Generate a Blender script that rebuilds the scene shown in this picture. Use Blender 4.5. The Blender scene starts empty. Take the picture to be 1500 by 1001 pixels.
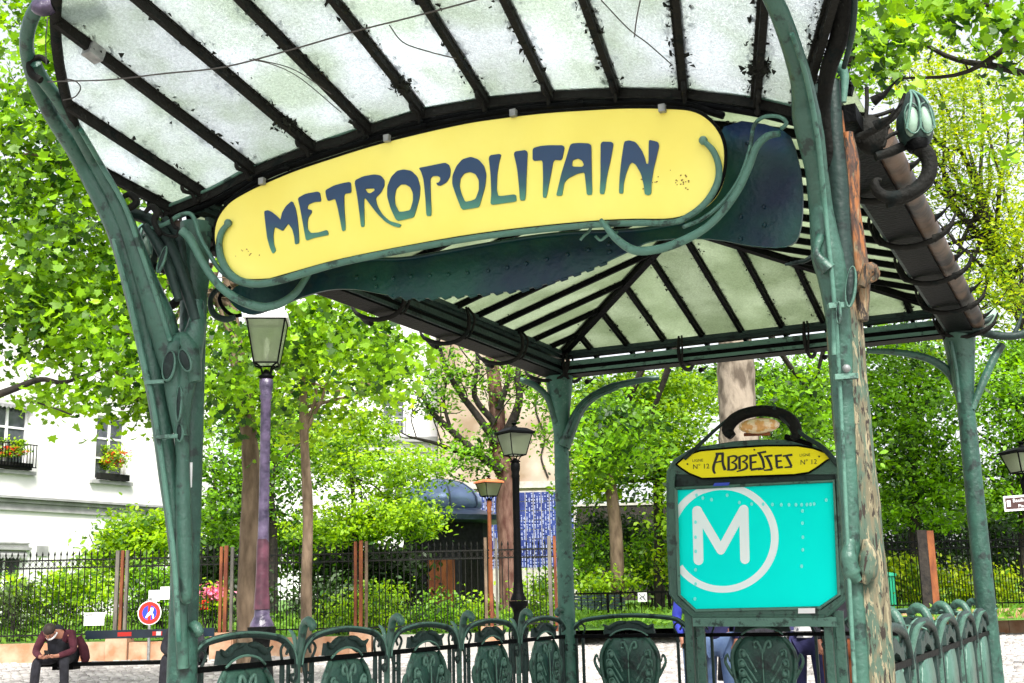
import bpy, math, random
import numpy as np
from mathutils import Vector, Matrix
from mathutils.geometry import tessellate_polygon
random.seed(7); RNG = np.random.default_rng(7)
S = bpy.context.scene
COL = S.collection
PI = math.pi

# ------------------------------------------------------------ camera, world, sun
FPX, PITCH, ROLL, EYE = 1799.0, 0.20748, -0.02348, 1.55
_c, _s = math.cos(PITCH), math.sin(PITCH)
_fw = np.array([0, _c, _s]); _up = np.array([0, -_s, _c]); _rt = np.array([1., 0, 0])
CR = math.cos(ROLL)*_rt + math.sin(ROLL)*_up
CU = -math.sin(ROLL)*_rt + math.cos(ROLL)*_up
CAMP = np.array([0, 0, EYE])
cam = bpy.data.cameras.new('camera'); camo = bpy.data.objects.new('camera', cam); COL.objects.link(camo)
cam.sensor_width = 36; cam.lens = FPX/1500*36; cam.clip_start = 0.05; cam.clip_end = 2000
M = Matrix(((CR[0], CU[0], -_fw[0], 0), (CR[1], CU[1], -_fw[1], 0), (CR[2], CU[2], -_fw[2], EYE), (0, 0, 0, 1)))
camo.matrix_world = M
S.camera = camo

w = bpy.data.worlds.new('World'); S.world = w; w.use_nodes = True
nt = w.node_tree; bg = nt.nodes['Background']
sky = nt.nodes.new('ShaderNodeTexSky'); sky.sky_type = 'NISHITA'; sky.sun_disc = False
SUN_EL, SUN_AZ = math.radians(52), math.radians(168)     # azimuth clockwise from +Y
sky.sun_elevation = SUN_EL; sky.sun_rotation = SUN_AZ; sky.air_density = 1.0; sky.dust_density = 3.0; sky.ozone_density = 1.0
hs = nt.nodes.new('ShaderNodeHueSaturation'); hs.inputs['Saturation'].default_value = 0.22
hs.inputs['Value'].default_value = 1.0
nt.links.new(sky.outputs[0], hs.inputs['Color']); nt.links.new(hs.outputs[0], bg.inputs[0])
bg.inputs[1].default_value = 0.13
sl = bpy.data.lights.new('sun', 'SUN'); sl.energy = 2.6; sl.angle = math.radians(12); sl.color = (1, .96, .9)
so = bpy.data.objects.new('sun', sl); COL.objects.link(so)
sd = Vector((math.sin(SUN_AZ)*math.cos(SUN_EL), math.cos(SUN_AZ)*math.cos(SUN_EL), math.sin(SUN_EL)))
so.rotation_euler = sd.to_track_quat('Z', 'Y').to_euler()
S.view_settings.view_transform = 'Standard'; S.view_settings.look = 'None'
S.view_settings.gamma = 1; S.view_settings.use_curve_mapping = False
S.view_settings.exposure = 1.4
S.render.engine = 'CYCLES'
S.cycles.max_bounces = 8; S.cycles.transparent_max_bounces = 16

# ------------------------------------------------------------ pixel (of the 1500 px photograph) to world
def ray(px, py):
    d = _fw + CR*((px-750)/FPX) + CU*((500.5-py)/FPX)
    return d
def at(px, py, y):
    d = ray(px, py); return CAMP + d*(y/d[1])
def onpl(px, py, P0, n):
    d = ray(px, py); return CAMP + d*(np.dot(P0-CAMP, n)/np.dot(d, n))
def pm(px, y): return px*y/FPX
def g(y): return max(0.0, min(y, 60)-9)*0.03
V = lambda *a: np.array(a, float)

# ------------------------------------------------------------ materials
MT = {}
def mat(name, c1, c2=None, rough=.6, metal=0., scale=8., bump=0., detail=4., trans=None, contrast=(.35, .65), spec=.5, bscale=None, tint=False, coat=0, stretch=None, wear=None):
    if name in MT: return MT[name]
    m = bpy.data.materials.new(name); m.use_nodes = True; n = m.node_tree.nodes; l = m.node_tree.links
    b = n['Principled BSDF']; out = n['Material Output']
    b.inputs['Roughness'].default_value = rough; b.inputs['Metallic'].default_value = metal
    b.inputs['Specular IOR Level'].default_value = spec; b.inputs['Coat Weight'].default_value = coat
    csock = None
    tc = n.new('ShaderNodeTexCoord'); vec = tc.outputs['Object']
    if stretch:
        mp = n.new('ShaderNodeMapping'); mp.inputs['Scale'].default_value = stretch; l.new(vec, mp.inputs[0]); vec = mp.outputs[0]
    if c2 is not None:
        if tint:
            at_ = n.new('ShaderNodeAttribute'); at_.attribute_name = 'tint'; fac = at_.outputs['Fac']
        else:
            no = n.new('ShaderNodeTexNoise'); no.inputs['Scale'].default_value = scale; no.inputs['Detail'].default_value = detail
            l.new(vec, no.inputs['Vector'])
            rp = n.new('ShaderNodeMapRange'); rp.inputs['From Min'].default_value = contrast[0]; rp.inputs['From Max'].default_value = contrast[1]
            l.new(no.outputs['Fac'], rp.inputs['Value']); fac = rp.outputs[0]
        mx = n.new('ShaderNodeMix'); mx.data_type = 'RGBA'
        mx.inputs[6].default_value = (*c1, 1); mx.inputs[7].default_value = (*c2, 1)
        l.new(fac, mx.inputs[0]); csock = mx.outputs[2]; l.new(csock, b.inputs['Base Color'])
    else: b.inputs['Base Color'].default_value = (*c1, 1)
    if wear is not None:
        ge = n.new('ShaderNodeNewGeometry'); w1 = n.new('ShaderNodeMapRange'); w1.inputs['From Min'].default_value = .515; w1.inputs['From Max'].default_value = .57
        l.new(ge.outputs['Pointiness'], w1.inputs['Value'])
        n3 = n.new('ShaderNodeTexNoise'); n3.inputs['Scale'].default_value = 22; n3.inputs['Detail'].default_value = 9; n3.inputs['Roughness'].default_value = .7; l.new(tc.outputs['Object'], n3.inputs['Vector'])
        w2_ = n.new('ShaderNodeMapRange'); w2_.inputs['From Min'].default_value = .52; w2_.inputs['From Max'].default_value = .68; l.new(n3.outputs['Fac'], w2_.inputs['Value'])
        mxx = n.new('ShaderNodeMath'); mxx.operation = 'MAXIMUM'; l.new(w1.outputs[0], mxx.inputs[0]); l.new(w2_.outputs[0], mxx.inputs[1])
        m5 = n.new('ShaderNodeMath'); m5.operation = 'MULTIPLY'; m5.inputs[1].default_value = .62; l.new(mxx.outputs[0], m5.inputs[0])
        m3 = n.new('ShaderNodeMix'); m3.data_type = 'RGBA'; m3.inputs[7].default_value = (*wear, 1); l.new(csock, m3.inputs[6]); l.new(m5.outputs[0], m3.inputs[0])
        n4 = n.new('ShaderNodeTexNoise'); n4.inputs['Scale'].default_value = 9; n4.inputs['Detail'].default_value = 8; n4.inputs['Roughness'].default_value = .65; l.new(tc.outputs['Object'], n4.inputs['Vector'])
        w4 = n.new('ShaderNodeMapRange'); w4.inputs['From Min'].default_value = .55; w4.inputs['From Max'].default_value = .62; w4.inputs['To Max'].default_value = .75; l.new(n4.outputs['Fac'], w4.inputs['Value'])
        m6 = n.new('ShaderNodeMix'); m6.data_type = 'RGBA'; m6.inputs[7].default_value = (.004, .008, .008, 1); l.new(m3.outputs[2], m6.inputs[6]); l.new(w4.outputs[0], m6.inputs[0])
        csock = m6.outputs[2]; l.new(csock, b.inputs['Base Color'])
        rr_ = n.new('ShaderNodeMapRange'); rr_.inputs['To Min'].default_value = rough; rr_.inputs['To Max'].default_value = min(1, rough+.35); l.new(n3.outputs['Fac'], rr_.inputs['Value']); l.new(rr_.outputs[0], b.inputs['Roughness'])
    if bump:
        n2 = n.new('ShaderNodeTexNoise'); n2.inputs['Scale'].default_value = bscale or scale*3; n2.inputs['Detail'].default_value = 5
        l.new(vec, n2.inputs['Vector'])
        bp = n.new('ShaderNodeBump'); bp.inputs['Strength'].default_value = bump; bp.inputs['Distance'].default_value = .02
        l.new(n2.outputs['Fac'], bp.inputs['Height']); l.new(bp.outputs[0], b.inputs['Normal'])
    if trans:
        tr = n.new('ShaderNodeBsdfTranslucent'); ms = n.new('ShaderNodeMixShader'); ms.inputs[0].default_value = trans
        if csock:
            hv = n.new('ShaderNodeHueSaturation'); hv.inputs['Hue'].default_value = .485; hv.inputs['Value'].default_value = 2.0; hv.inputs['Saturation'].default_value = 1.08
            l.new(csock, hv.inputs['Color']); l.new(hv.outputs[0], tr.inputs[0])
        else: tr.inputs[0].default_value = (*c1, 1)
        l.new(b.outputs[0], ms.inputs[1]); l.new(tr.outputs[0], ms.inputs[2]); l.new(ms.outputs[0], out.inputs[0])
    MT[name] = m; return m

green = mat('green_paint', (.004, .028, .020), (.018, .078, .055), .24, wear=(.065, .15, .11), scale=5, bump=.4, bscale=30, spec=.45, detail=8)
green_l = mat('light_green_paint', (.038, .135, .095), (.02, .085, .062), .28, wear=(.13, .24, .19), scale=6, bump=.35, bscale=25, spec=.35)
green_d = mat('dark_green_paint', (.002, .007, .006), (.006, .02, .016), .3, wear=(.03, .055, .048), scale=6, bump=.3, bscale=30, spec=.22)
navy = mat('dark_blue_green_paint', (.002, .011, .034), (.007, .055, .04), .35, scale=2.2, bump=.3, bscale=25, spec=.3)
black = mat('black_iron', (.002, .0025, .003), (.003, .0032, .003), .5, scale=12, bump=.3, spec=.05)
mossm = mat('moss', (.002, .003, .001), (.005, .008, .002), .95, scale=30, bump=.5)
darkiron = mat('weathered_iron', (.003, .0035, .0035), (.007, .0075, .007), .5, scale=9, bump=.7, spec=.08, wear=(.022, .022, .019))
greym = mat('galvanised_steel', (.16, .17, .17), (.3, .31, .3), .5, metal=.3, scale=20)
yellow = mat('yellow_enamel', (.87, .78, .18), (.83, .71, .13), .3, scale=1.2, spec=.3)
yellow2 = mat('bright_yellow_enamel', (.95, .86, .02), (.92, .82, .02), .4, scale=2, spec=.1)
inkm = mat('black_ink', (.006, .008, .012), rough=.5)
cyan = mat('cyan_panel', (.0, .88, .80), (.0, .93, .82), .4, scale=1.5, spec=.05)
paleblue = mat('pale_blue_print', (.88, .96, .96), (.78, .95, .95), .35, scale=.8)
stickm = mat('white_sticker', (.8, .82, .82), rough=.5)
plaster = mat('white_plaster', (.72, .71, .70), (.64, .63, .62), .85, scale=1.2, bump=.12)
plasterg = mat('pale_grey_plaster', (.22, .22, .22), (.32, .32, .32), .8, scale=3)
cream = mat('peeling_cream_plaster', (.24, .17, .11), (.46, .38, .31), .9, scale=.55, detail=8, bump=.3)
stone = mat('pink_sandstone', (.36, .17, .085), (.5, .33, .22), .85, scale=3.5, detail=7, bump=.4)
stone_g = mat('grey_stone', (.3, .28, .25), (.42, .4, .36), .85, scale=4, bump=.4)
cob = mat('cobblestone', (.5, .47, .44), (.2, .18, .17), .7, tint=True)
earth = mat('ground_mortar', (.36, .34, .31), (.28, .26, .24), .9, scale=2, bump=.3)
lawnm = mat('lawn', (.05, .14, .015), (.1, .22, .02), .9, scale=3, bump=.6)
grassm = mat('grass_blades', (.08, .22, .012), (.2, .36, .03), .7, tint=True, trans=.3)
bark = mat('brown_bark', (.07, .045, .025), (.2, .14, .09), .9, scale=7, detail=7, bump=.8, stretch=(1, 1, .35))
bark_l = mat('mottled_pale_bark', (.085, .065, .045), (.27, .225, .17), .9, scale=4.5, detail=9, bump=1.0, contrast=(.42, .58), stretch=(1, 1, .45), bscale=16)
bark_r = mat('reddish_bark', (.07, .022, .015), (.2, .11, .085), .9, scale=8, detail=7, bump=.9, stretch=(1, 1, .3))
bark_d = mat('dark_bark', (.008, .006, .005), (.03, .023, .017), .9, scale=8, detail=5, bump=.5)
leafA = mat('plane_leaf', (.008, .05, .001), (.24, .48, .004), .5, tint=True, trans=.42)
leafY = mat('yellow_green_leaf', (.06, .16, .002), (.40, .50, .003), .5, tint=True, trans=.45)
leafB = mat('beech_leaf', (.007, .04, .001), (.22, .48, .004), .5, tint=True, trans=.38)
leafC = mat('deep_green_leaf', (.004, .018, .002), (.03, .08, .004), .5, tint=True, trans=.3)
leafD = mat('lime_leaf', (.03, .11, .002), (.34, .55, .004), .5, tint=True, trans=.42)
leafR = mat('dull_green_leaf', (.015, .035, .008), (.09, .15, .03), .6, tint=True, trans=.3)
redfl = mat('red_flower', (.7, .02, .01), (.8, .12, .03), .5, tint=True, trans=.2)
pinkfl = mat('pink_flower', (.8, .12, .25), (.85, .3, .4), .5, tint=True, trans=.2)
woodr = mat('rust_brown_wood', (.1, .02, .006), (.26, .08, .02), .8, scale=6, bump=.5, stretch=(1, 1, .3))
woodg = mat('grey_wood', (.07, .065, .055), (.17, .15, .12), .8, scale=6, bump=.5, stretch=(1, 1, .3))
lilac = mat('lilac_grey_paint', (.02, .015, .036), (.095, .07, .125), .3, scale=7, bump=.8, bscale=14)
maroonp = mat('maroon_paint', (.035, .008, .016), (.11, .035, .055), .35, scale=6, bump=.4, bscale=14)
bluezinc = mat('blue_zinc_dome', (.09, .14, .28), (.2, .28, .48), .35, metal=.3, scale=1.5, bump=.1)
bluetrim = mat('slate_blue_trim', (.03, .045, .1), (.07, .1, .18), .45, scale=3)
tilem = mat('blue_enamel_tile', (.012, .02, .12), (.03, .05, .2), .3, tint=False, scale=1.3)
whitemark = mat('white_enamel_mark', (.3, .33, .5), rough=.4)
denim = mat('blue_denim', (.1, .17, .36), (.2, .3, .5), .85, scale=5, bump=.3)
darkcloth = mat('dark_cloth', (.008, .008, .012), (.02, .02, .028), .9, scale=12, bump=.3)
navycloth = mat('navy_cloth', (.012, .014, .06), (.03, .03, .11), .9, scale=8, bump=.3)
bluecloth = mat('royal_blue_cloth', (.02, .03, .32), (.03, .05, .4), .85, scale=8, bump=.3)
marooncl = mat('maroon_wool', (.05, .006, .014), (.09, .016, .028), .9, scale=10, bump=.4)
orangecl = mat('rust_orange_cloth', (.26, .07, .018), (.18, .045, .012), .85, scale=5, bump=.3)
whitecl = mat('white_print_cloth', (.7, .7, .7), (.12, .12, .14), .85, scale=14, contrast=(.52, .58))
redcl = mat('red_leather', (.5, .03, .02), rough=.5)
skinm = mat('skin', (.34, .14, .085), (.42, .19, .12), .5, scale=10)
hairm = mat('dark_hair', (.03, .018, .012), rough=.6)
phonem = mat('black_glass', (.01, .01, .012), rough=.15)
shoem = mat('black_leather', (.012, .011, .01), rough=.4)
redsign = mat('red_sign', (.75, .02, .01), rough=.4)
bluesign = mat('blue_sign', (.02, .05, .45), rough=.4)
emerald = mat('emerald_paint', (.01, .32, .17), (.02, .4, .22), .5, scale=5)
orangetop = mat('orange_copper', (.5, .13, .04), (.6, .2, .08), .45, scale=4)
whitepaint = mat('white_gloss_paint', (.8, .8, .8), rough=.5)
amber = mat('amber_glass', (.75, .4, .14), (.95, .75, .5), .12, scale=16, bump=.7, contrast=(.45, .55))
brownsign = mat('brown_sign', (.045, .015, .012), rough=.4)

def peel_mat():
    m = bpy.data.materials.new('peeling_paint'); m.use_nodes = True; n = m.node_tree.nodes; l = m.node_tree.links
    b = n['Principled BSDF']; tc = n.new('ShaderNodeTexCoord'); mp = n.new('ShaderNodeMapping'); mp.inputs['Scale'].default_value = (1, 1, .22)
    l.new(tc.outputs['Object'], mp.inputs[0])
    def noise(sc, det, off=0):
        mm = n.new('ShaderNodeMapping'); mm.inputs['Location'].default_value = (off, off*2, off); l.new(mp.outputs[0], mm.inputs[0])
        x = n.new('ShaderNodeTexNoise'); x.inputs['Scale'].default_value = sc; x.inputs['Detail'].default_value = det; x.inputs['Roughness'].default_value = .65; x.inputs['Distortion'].default_value = .5; l.new(mm.outputs[0], x.inputs['Vector']); return x
    def step(f, a, bb):
        r = n.new('ShaderNodeMapRange'); r.inputs['From Min'].default_value = a; r.inputs['From Max'].default_value = bb; l.new(f, r.inputs['Value']); return r.outputs[0]
    def mix(f, a, bb):
        x = n.new('ShaderNodeMix'); x.data_type = 'RGBA'; l.new(f, x.inputs[0])
        for i, v in ((6, a), (7, bb)):
            if isinstance(v, tuple): x.inputs[i].default_value = (*v, 1)
            else: l.new(v, x.inputs[i])
        return x.outputs[2]
    a = noise(16, 9); c = noise(32, 9, 3); d = noise(42, 9, 7); e = noise(2.2, 4, 11)
    col = mix(step(a.outputs['Fac'], .45, .55), (.12, .105, .06), (.05, .09, .06))
    col = mix(step(c.outputs['Fac'], .53, .56), col, (.23, .2, .12))
    sp = n.new('ShaderNodeSeparateXYZ'); l.new(tc.outputs['Object'], sp.inputs[0])
    ru = n.new('ShaderNodeMath'); ru.operation = 'MULTIPLY'
    l.new(step(sp.outputs['Z'], 2.7, 3.2), ru.inputs[0]); l.new(step(a.outputs['Fac'], .36, .44), ru.inputs[1])
    col = mix(ru.outputs[0], col, mix(step(c.outputs['Fac'], .45, .55), (.05, .02, .01), (.24, .085, .02)))
    col = mix(step(e.outputs['Fac'], .62, .66), col, (.35, .12, .05))
    col = mix(step(d.outputs['Fac'], .545, .57), col, (.018, .011, .006))
    l.new(col, b.inputs['Base Color']); b.inputs['Roughness'].default_value = .75
    bp = n.new('ShaderNodeBump'); bp.inputs['Strength'].default_value = .7; bp.inputs['Distance'].default_value = .01
    l.new(c.outputs['Fac'], bp.inputs['Height']); l.new(bp.outputs[0], b.inputs['Normal']); return m
peel = peel_mat()

def letter_mat():
    # fired enamel letters with a sheen from blue down to green painted into their colour
    m = bpy.data.materials.new('sheen_painted_enamel'); m.use_nodes = True; n = m.node_tree.nodes; l = m.node_tree.links
    b = n['Principled BSDF']; at_ = n.new('ShaderNodeAttribute'); at_.attribute_name = 'tint'
    cr = n.new('ShaderNodeValToRGB'); e = cr.color_ramp.elements
    e[0].position = .05; e[0].color = (.045, .2, .13, 1); e[1].position = .62; e[1].color = (.004, .034, .095, 1)
    k = cr.color_ramp.elements.new(.3); k.color = (.008, .075, .09, 1)
    l.new(at_.outputs['Fac'], cr.inputs[0]); l.new(cr.outputs[0], b.inputs['Base Color']); b.inputs['Roughness'].default_value = .3
    return m
letterm = letter_mat()

def glass_mat(name, col, tr, rough=.25, bs=40, bump=.5, clear=.3, var=None, ripple_shade=.8):
    m = bpy.data.materials.new(name); m.use_nodes = True; n = m.node_tree.nodes; l = m.node_tree.links
    n.remove(n['Principled BSDF']); out = n['Material Output']
    t = n.new('ShaderNodeBsdfTranslucent'); t.inputs[0].default_value = (*col, 1)
    df = n.new('ShaderNodeBsdfRefraction'); df.inputs['Color'].default_value = (*[min(1, c*1.1) for c in col], 1); df.inputs['IOR'].default_value = 1.25; df.inputs['Roughness'].default_value = rough
    gl = n.new('ShaderNodeBsdfGlossy'); gl.inputs['Roughness'].default_value = .15
    tc = n.new('ShaderNodeTexCoord'); no = n.new('ShaderNodeTexNoise'); no.inputs['Scale'].default_value = bs; no.inputs['Detail'].default_value = 3; no.inputs['Distortion'].default_value = 1
    l.new(tc.outputs['Object'], no.inputs['Vector'])
    if var:
        nn = n.new('ShaderNodeTexNoise'); nn.inputs['Scale'].default_value = 2.3; nn.inputs['Detail'].default_value = 6; l.new(tc.outputs['Object'], nn.inputs['Vector'])
        mr = n.new('ShaderNodeMapRange'); mr.inputs['From Min'].default_value = .4; mr.inputs['From Max'].default_value = .62; l.new(nn.outputs['Fac'], mr.inputs['Value'])
        mx = n.new('ShaderNodeMix'); mx.data_type = 'RGBA'; mx.inputs[6].default_value = (*col, 1); mx.inputs[7].default_value = (*var, 1)
        l.new(mr.outputs[0], mx.inputs[0]); l.new(mx.outputs[2], t.inputs[0])
    if var:
        r2 = n.new('ShaderNodeMapRange'); r2.inputs['From Min'].default_value = .38; r2.inputs['From Max'].default_value = .62; r2.inputs['To Min'].default_value = 1.12; r2.inputs['To Max'].default_value = ripple_shade; l.new(no.outputs['Fac'], r2.inputs['Value'])  # light and dark of the ripples painted into the glass colour
        oi = n.new('ShaderNodeObjectInfo'); r3 = n.new('ShaderNodeMapRange'); r3.inputs['To Min'].default_value = .86; r3.inputs['To Max'].default_value = 1.06; l.new(oi.outputs['Random'], r3.inputs['Value'])
        mu = n.new('ShaderNodeMath'); mu.operation = 'MULTIPLY'; l.new(r2.outputs[0], mu.inputs[0]); l.new(r3.outputs[0], mu.inputs[1])
        hv = n.new('ShaderNodeHueSaturation'); l.new(mx.outputs[2], hv.inputs['Color']); l.new(mu.outputs[0], hv.inputs['Value']); l.new(hv.outputs[0], t.inputs[0]); l.new(hv.outputs[0], df.inputs['Color'])
    bp = n.new('ShaderNodeBump'); bp.inputs['Strength'].default_value = bump; bp.inputs['Distance'].default_value = .01
    l.new(no.outputs['Fac'], bp.inputs['Height'])
    for s_ in (t, df, gl): l.new(bp.outputs[0], s_.inputs['Normal'])
    m1 = n.new('ShaderNodeMixShader'); m1.inputs[0].default_value = clear; l.new(t.outputs[0], m1.inputs[1]); l.new(df.outputs[0], m1.inputs[2])
    m2 = n.new('ShaderNodeMixShader'); m2.inputs[0].default_value = .06; l.new(m1.outputs[0], m2.inputs[1]); l.new(gl.outputs[0], m2.inputs[2])
    l.new(m2.outputs[0], out.inputs[0]); return m
glass_f = glass_mat('cathedral_glass', (.84, .88, .89), 0, .14, 80, 1.0, .5, (.68, .75, .67), .86)
glass_r = glass_mat('old_green_glass', (.37, .42, .31), 0, .4, 70, .4, .15, (.47, .52, .41), .9)
glass_l = glass_mat('frosted_lamp_glass', (.6, .66, .52), 0, .3, 30, .2, .35)
glass_w = mat('dark_window_glass', (.02, .025, .03), (.08, .09, .1), .08, scale=3, spec=.8)
lensm = mat('pale_green_lens', (.17, .27, .2), (.24, .36, .27), .2, scale=6, coat=.5)

# ------------------------------------------------------------ mesh building
def sm(p, n):                       # Catmull-Rom resampling of a polyline (any dimension)
    p = np.array(p, float)
    q = np.vstack([2*p[0]-p[1], p, 2*p[-1]-p[-2]]); out = []
    for i in range(len(p)-1):
        for k in range(n):
            t = k/n; a, b, c, d = q[i:i+4]
            out.append(.5*((2*b)+(-a+c)*t+(2*a-5*b+4*c-d)*t*t+(-a+3*b-3*c+d)*t**3))
    out.append(p[-1]); return np.array(out)
class MB:
    def __init__(s): s.v = []; s.f = []; s.sm = []; s.t = []
    def add(s, vs, fs, smooth=False, tint=.5):
        o = len(s.v); s.v += [tuple(map(float, x)) for x in vs]; s.f += [tuple(i+o for i in f) for f in fs]; s.sm += [smooth]*len(fs); s.t += [tint]*len(fs); return s
    def box(s, c, d, R=None, tint=.5, bev=0):
        c = np.array(c, float); d = np.array(d, float)/2
        P = np.array([(x, y, z) for x in (-1, 1) for y in (-1, 1) for z in (-1, 1)])*d
        if R is not None: P = P @ np.array(R).T
        return s.add(P+c, [(0, 1, 3, 2), (4, 6, 7, 5), (0, 4, 5, 1), (2, 3, 7, 6), (0, 2, 6, 4), (1, 5, 7, 3)], tint=tint)
    def bar(s, a, b, wd, ht, up=(0, 0, 1)):       # rectangular bar from a to b
        a = np.array(a, float); b = np.array(b, float); d = b-a; L = np.linalg.norm(d); d /= L
        x = np.cross(d, up); x /= np.linalg.norm(x)+1e-9; z = np.cross(x, d)
        return s.box((a+b)/2, (L, wd, ht), np.array([d, x, z]).T)
    def tube(s, pts, r, seg=8, sq=1.0, caps=True, upv=None, smooth=True):
        pts = np.array(pts, float); n = len(pts); r = np.ones(n)*r if np.isscalar(r) else np.array(r, float)
        tg = np.gradient(pts, axis=0); tg /= (np.linalg.norm(tg, axis=1)[:, None]+1e-12)
        ref = np.array([0, 0, 1.]) if upv is None else np.array(upv, float)
        if upv is None and abs(tg[0] @ ref) > .9: ref = np.array([0, 1., 0])
        vs = []; x = np.cross(tg[0], ref); x /= np.linalg.norm(x)
        for i in range(n):
            x = x - tg[i]*(x @ tg[i]); x /= np.linalg.norm(x)+1e-12; y = np.cross(tg[i], x)
            for k in range(seg):
                a = 2*PI*k/seg + PI/seg; vs.append(pts[i]+r[i]*(x*math.cos(a)*sq+y*math.sin(a)))
        fs = [(i*seg+k, i*seg+(k+1) % seg, (i+1)*seg+(k+1) % seg, (i+1)*seg+k) for i in range(n-1) for k in range(seg)]
        s.add(vs, fs, smooth)
        if caps: s.add(vs[:seg], [tuple(range(seg))[::-1]]); s.add(vs[-seg:], [tuple(range(seg))])
        return s
    def lathe(s, prof, o=(0, 0, 0), seg=16, smooth=True, ang=0):
        vs = [(o[0]+r*math.cos(2*PI*k/seg+ang), o[1]+r*math.sin(2*PI*k/seg+ang), o[2]+z) for r, z in prof for k in range(seg)]
        fs = [(i*seg+k, i*seg+(k+1) % seg, (i+1)*seg+(k+1) % seg, (i+1)*seg+k) for i in range(len(prof)-1) for k in range(seg)]
        s.add(vs, fs, smooth)
        s.add(vs[-seg:], [tuple(range(seg))]); s.add(vs[:seg], [tuple(range(seg))[::-1]]); return s
    def ball(s, c, r, seg=10, rings=6, R=None):
        r = np.ones(3)*r; vs = []
        for i in range(rings+1):
            th = PI*i/rings
            for k in range(seg):
                a = 2*PI*k/seg; p = np.array([math.sin(th)*math.cos(a), math.sin(th)*math.sin(a), math.cos(th)])*r
                vs.append((np.array(R) @ p if R is not None else p)+c)
        fs = [(i*seg+k, (i+1)*seg+k, (i+1)*seg+(k+1) % seg, i*seg+(k+1) % seg) for i in range(rings) for k in range(seg)]
        return s.add(vs, fs, True)
    def plate(s, loops, fn, thick, tintfn=None):
        """loops: 2D outlines (first outer, rest holes); fn maps 2D to a front 3D point; thick = vector to the back"""
        tri = tessellate_polygon([[Vector((p[0], p[1], 0)) for p in L] for L in loops])
        flat = [p for L in loops for p in L]; F3 = np.array([fn(*p) for p in flat]); B3 = F3+np.array(thick); n = len(flat)
        fs = []
        d = F3.mean(0)-CAMP
        for t in tri:
            a, b, c = F3[t[0]], F3[t[1]], F3[t[2]]
            if np.dot(np.cross(b-a, c-a), thick) > 0: t = t[::-1]
            fs.append(tuple(t)); fs.append(tuple(i+n for i in t[::-1]))
        o = 0
        for L in loops:
            k = len(L); fs += [(o+i, o+(i+1) % k, o+(i+1) % k+n, o+i+n) for i in range(k)]; o += k
        s.add(np.vstack([F3, B3]), fs)
        if tintfn:
            al = flat+flat
            for j in range(len(fs)): s.t[len(s.t)-len(fs)+j] = tintfn(np.mean([al[i][1] for i in fs[j]]))
        return s
    def build(s, name, m, parent=None, world=True, origin=None):
        v = np.array(s.v, float)
        me = bpy.data.meshes.new(name)
        loc = np.zeros(3)
        if parent is not None and world and not parent.get('_local'):
            p = parent; T = Matrix.Identity(4)
            while p is not None: T = p.matrix_basis @ T; p = p.parent
            Ti = np.array(T.inverted()); v = v @ Ti[:3, :3].T + Ti[:3, 3]
        elif parent is None and origin is not None:
            loc = np.array(origin, float); v = v-loc
        me.from_pydata(v.tolist(), [], s.f)
        me.polygons.foreach_set('use_smooth', s.sm)
        a = me.attributes.new('tint', 'FLOAT', 'FACE'); a.data.foreach_set('value', s.t)
        me.materials.append(m)
        import bmesh
        if len(s.f) < 60000:
            bm = bmesh.new(); bm.from_mesh(me); bmesh.ops.recalc_face_normals(bm, faces=bm.faces); bm.to_mesh(me); bm.free()
        ob = bpy.data.objects.new(name, me); COL.objects.link(ob)
        if parent is not None: ob.parent = parent
        ob.location = loc
        return ob
def rotz(a): return np.array([[math.cos(a), -math.sin(a), 0], [math.sin(a), math.cos(a), 0], [0, 0, 1]])
def tag(o, label=None, cat=None, group=None, kind=None):
    if label: o['label'] = label
    if cat: o['category'] = cat
    if group: o['group'] = group
    if kind: o['kind'] = kind
    return o
def thing(name, label, cat, loc=(0, 0, 0), rz=0, group=None):
    o = bpy.data.objects.new(name, None); COL.objects.link(o); o.location = [float(x) for x in loc]; o.rotation_euler = (0, 0, rz); o.empty_display_size = .2
    return tag(o, label, cat, group)
def part(name, mb, m, parent, label=None, kind=None): return tag(mb.build(name, m, parent), label, None, None, kind)
def share(o, name, parent, T):                       # another object on the same mesh, T = 4x4 local
    c = bpy.data.objects.new(name, o.data); COL.objects.link(c); c.parent = parent; c.matrix_basis = T; return c
def copy_tree(root, loc, rz, label):
    r = root.copy(); COL.objects.link(r); r.location = [float(x) for x in loc]; r.rotation_euler = (0, 0, rz); r['label'] = label
    def rec(a, b):
        for ch in a.children:
            c = ch.copy(); COL.objects.link(c); c.parent = b; rec(ch, c)
    rec(root, r); return r
def stroke(pts, wd, n=4):
    wd = float(wd) if np.ndim(wd) == 0 else wd                            # 2D stroke outline as polygon
    p = sm(pts, n); wd = np.ones(len(pts))*wd if np.isscalar(wd) else np.array(wd, float)
    ww = np.interp(np.linspace(0, 1, len(p)), np.linspace(0, 1, len(wd)), wd)/2
    t = np.gradient(p, axis=0); t /= np.linalg.norm(t, axis=1)[:, None]+1e-9; nn = np.stack([-t[:, 1], t[:, 0]], 1)
    return [tuple(x) for x in p+nn*ww[:, None]]+[tuple(x) for x in (p-nn*ww[:, None])[::-1]]
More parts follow.
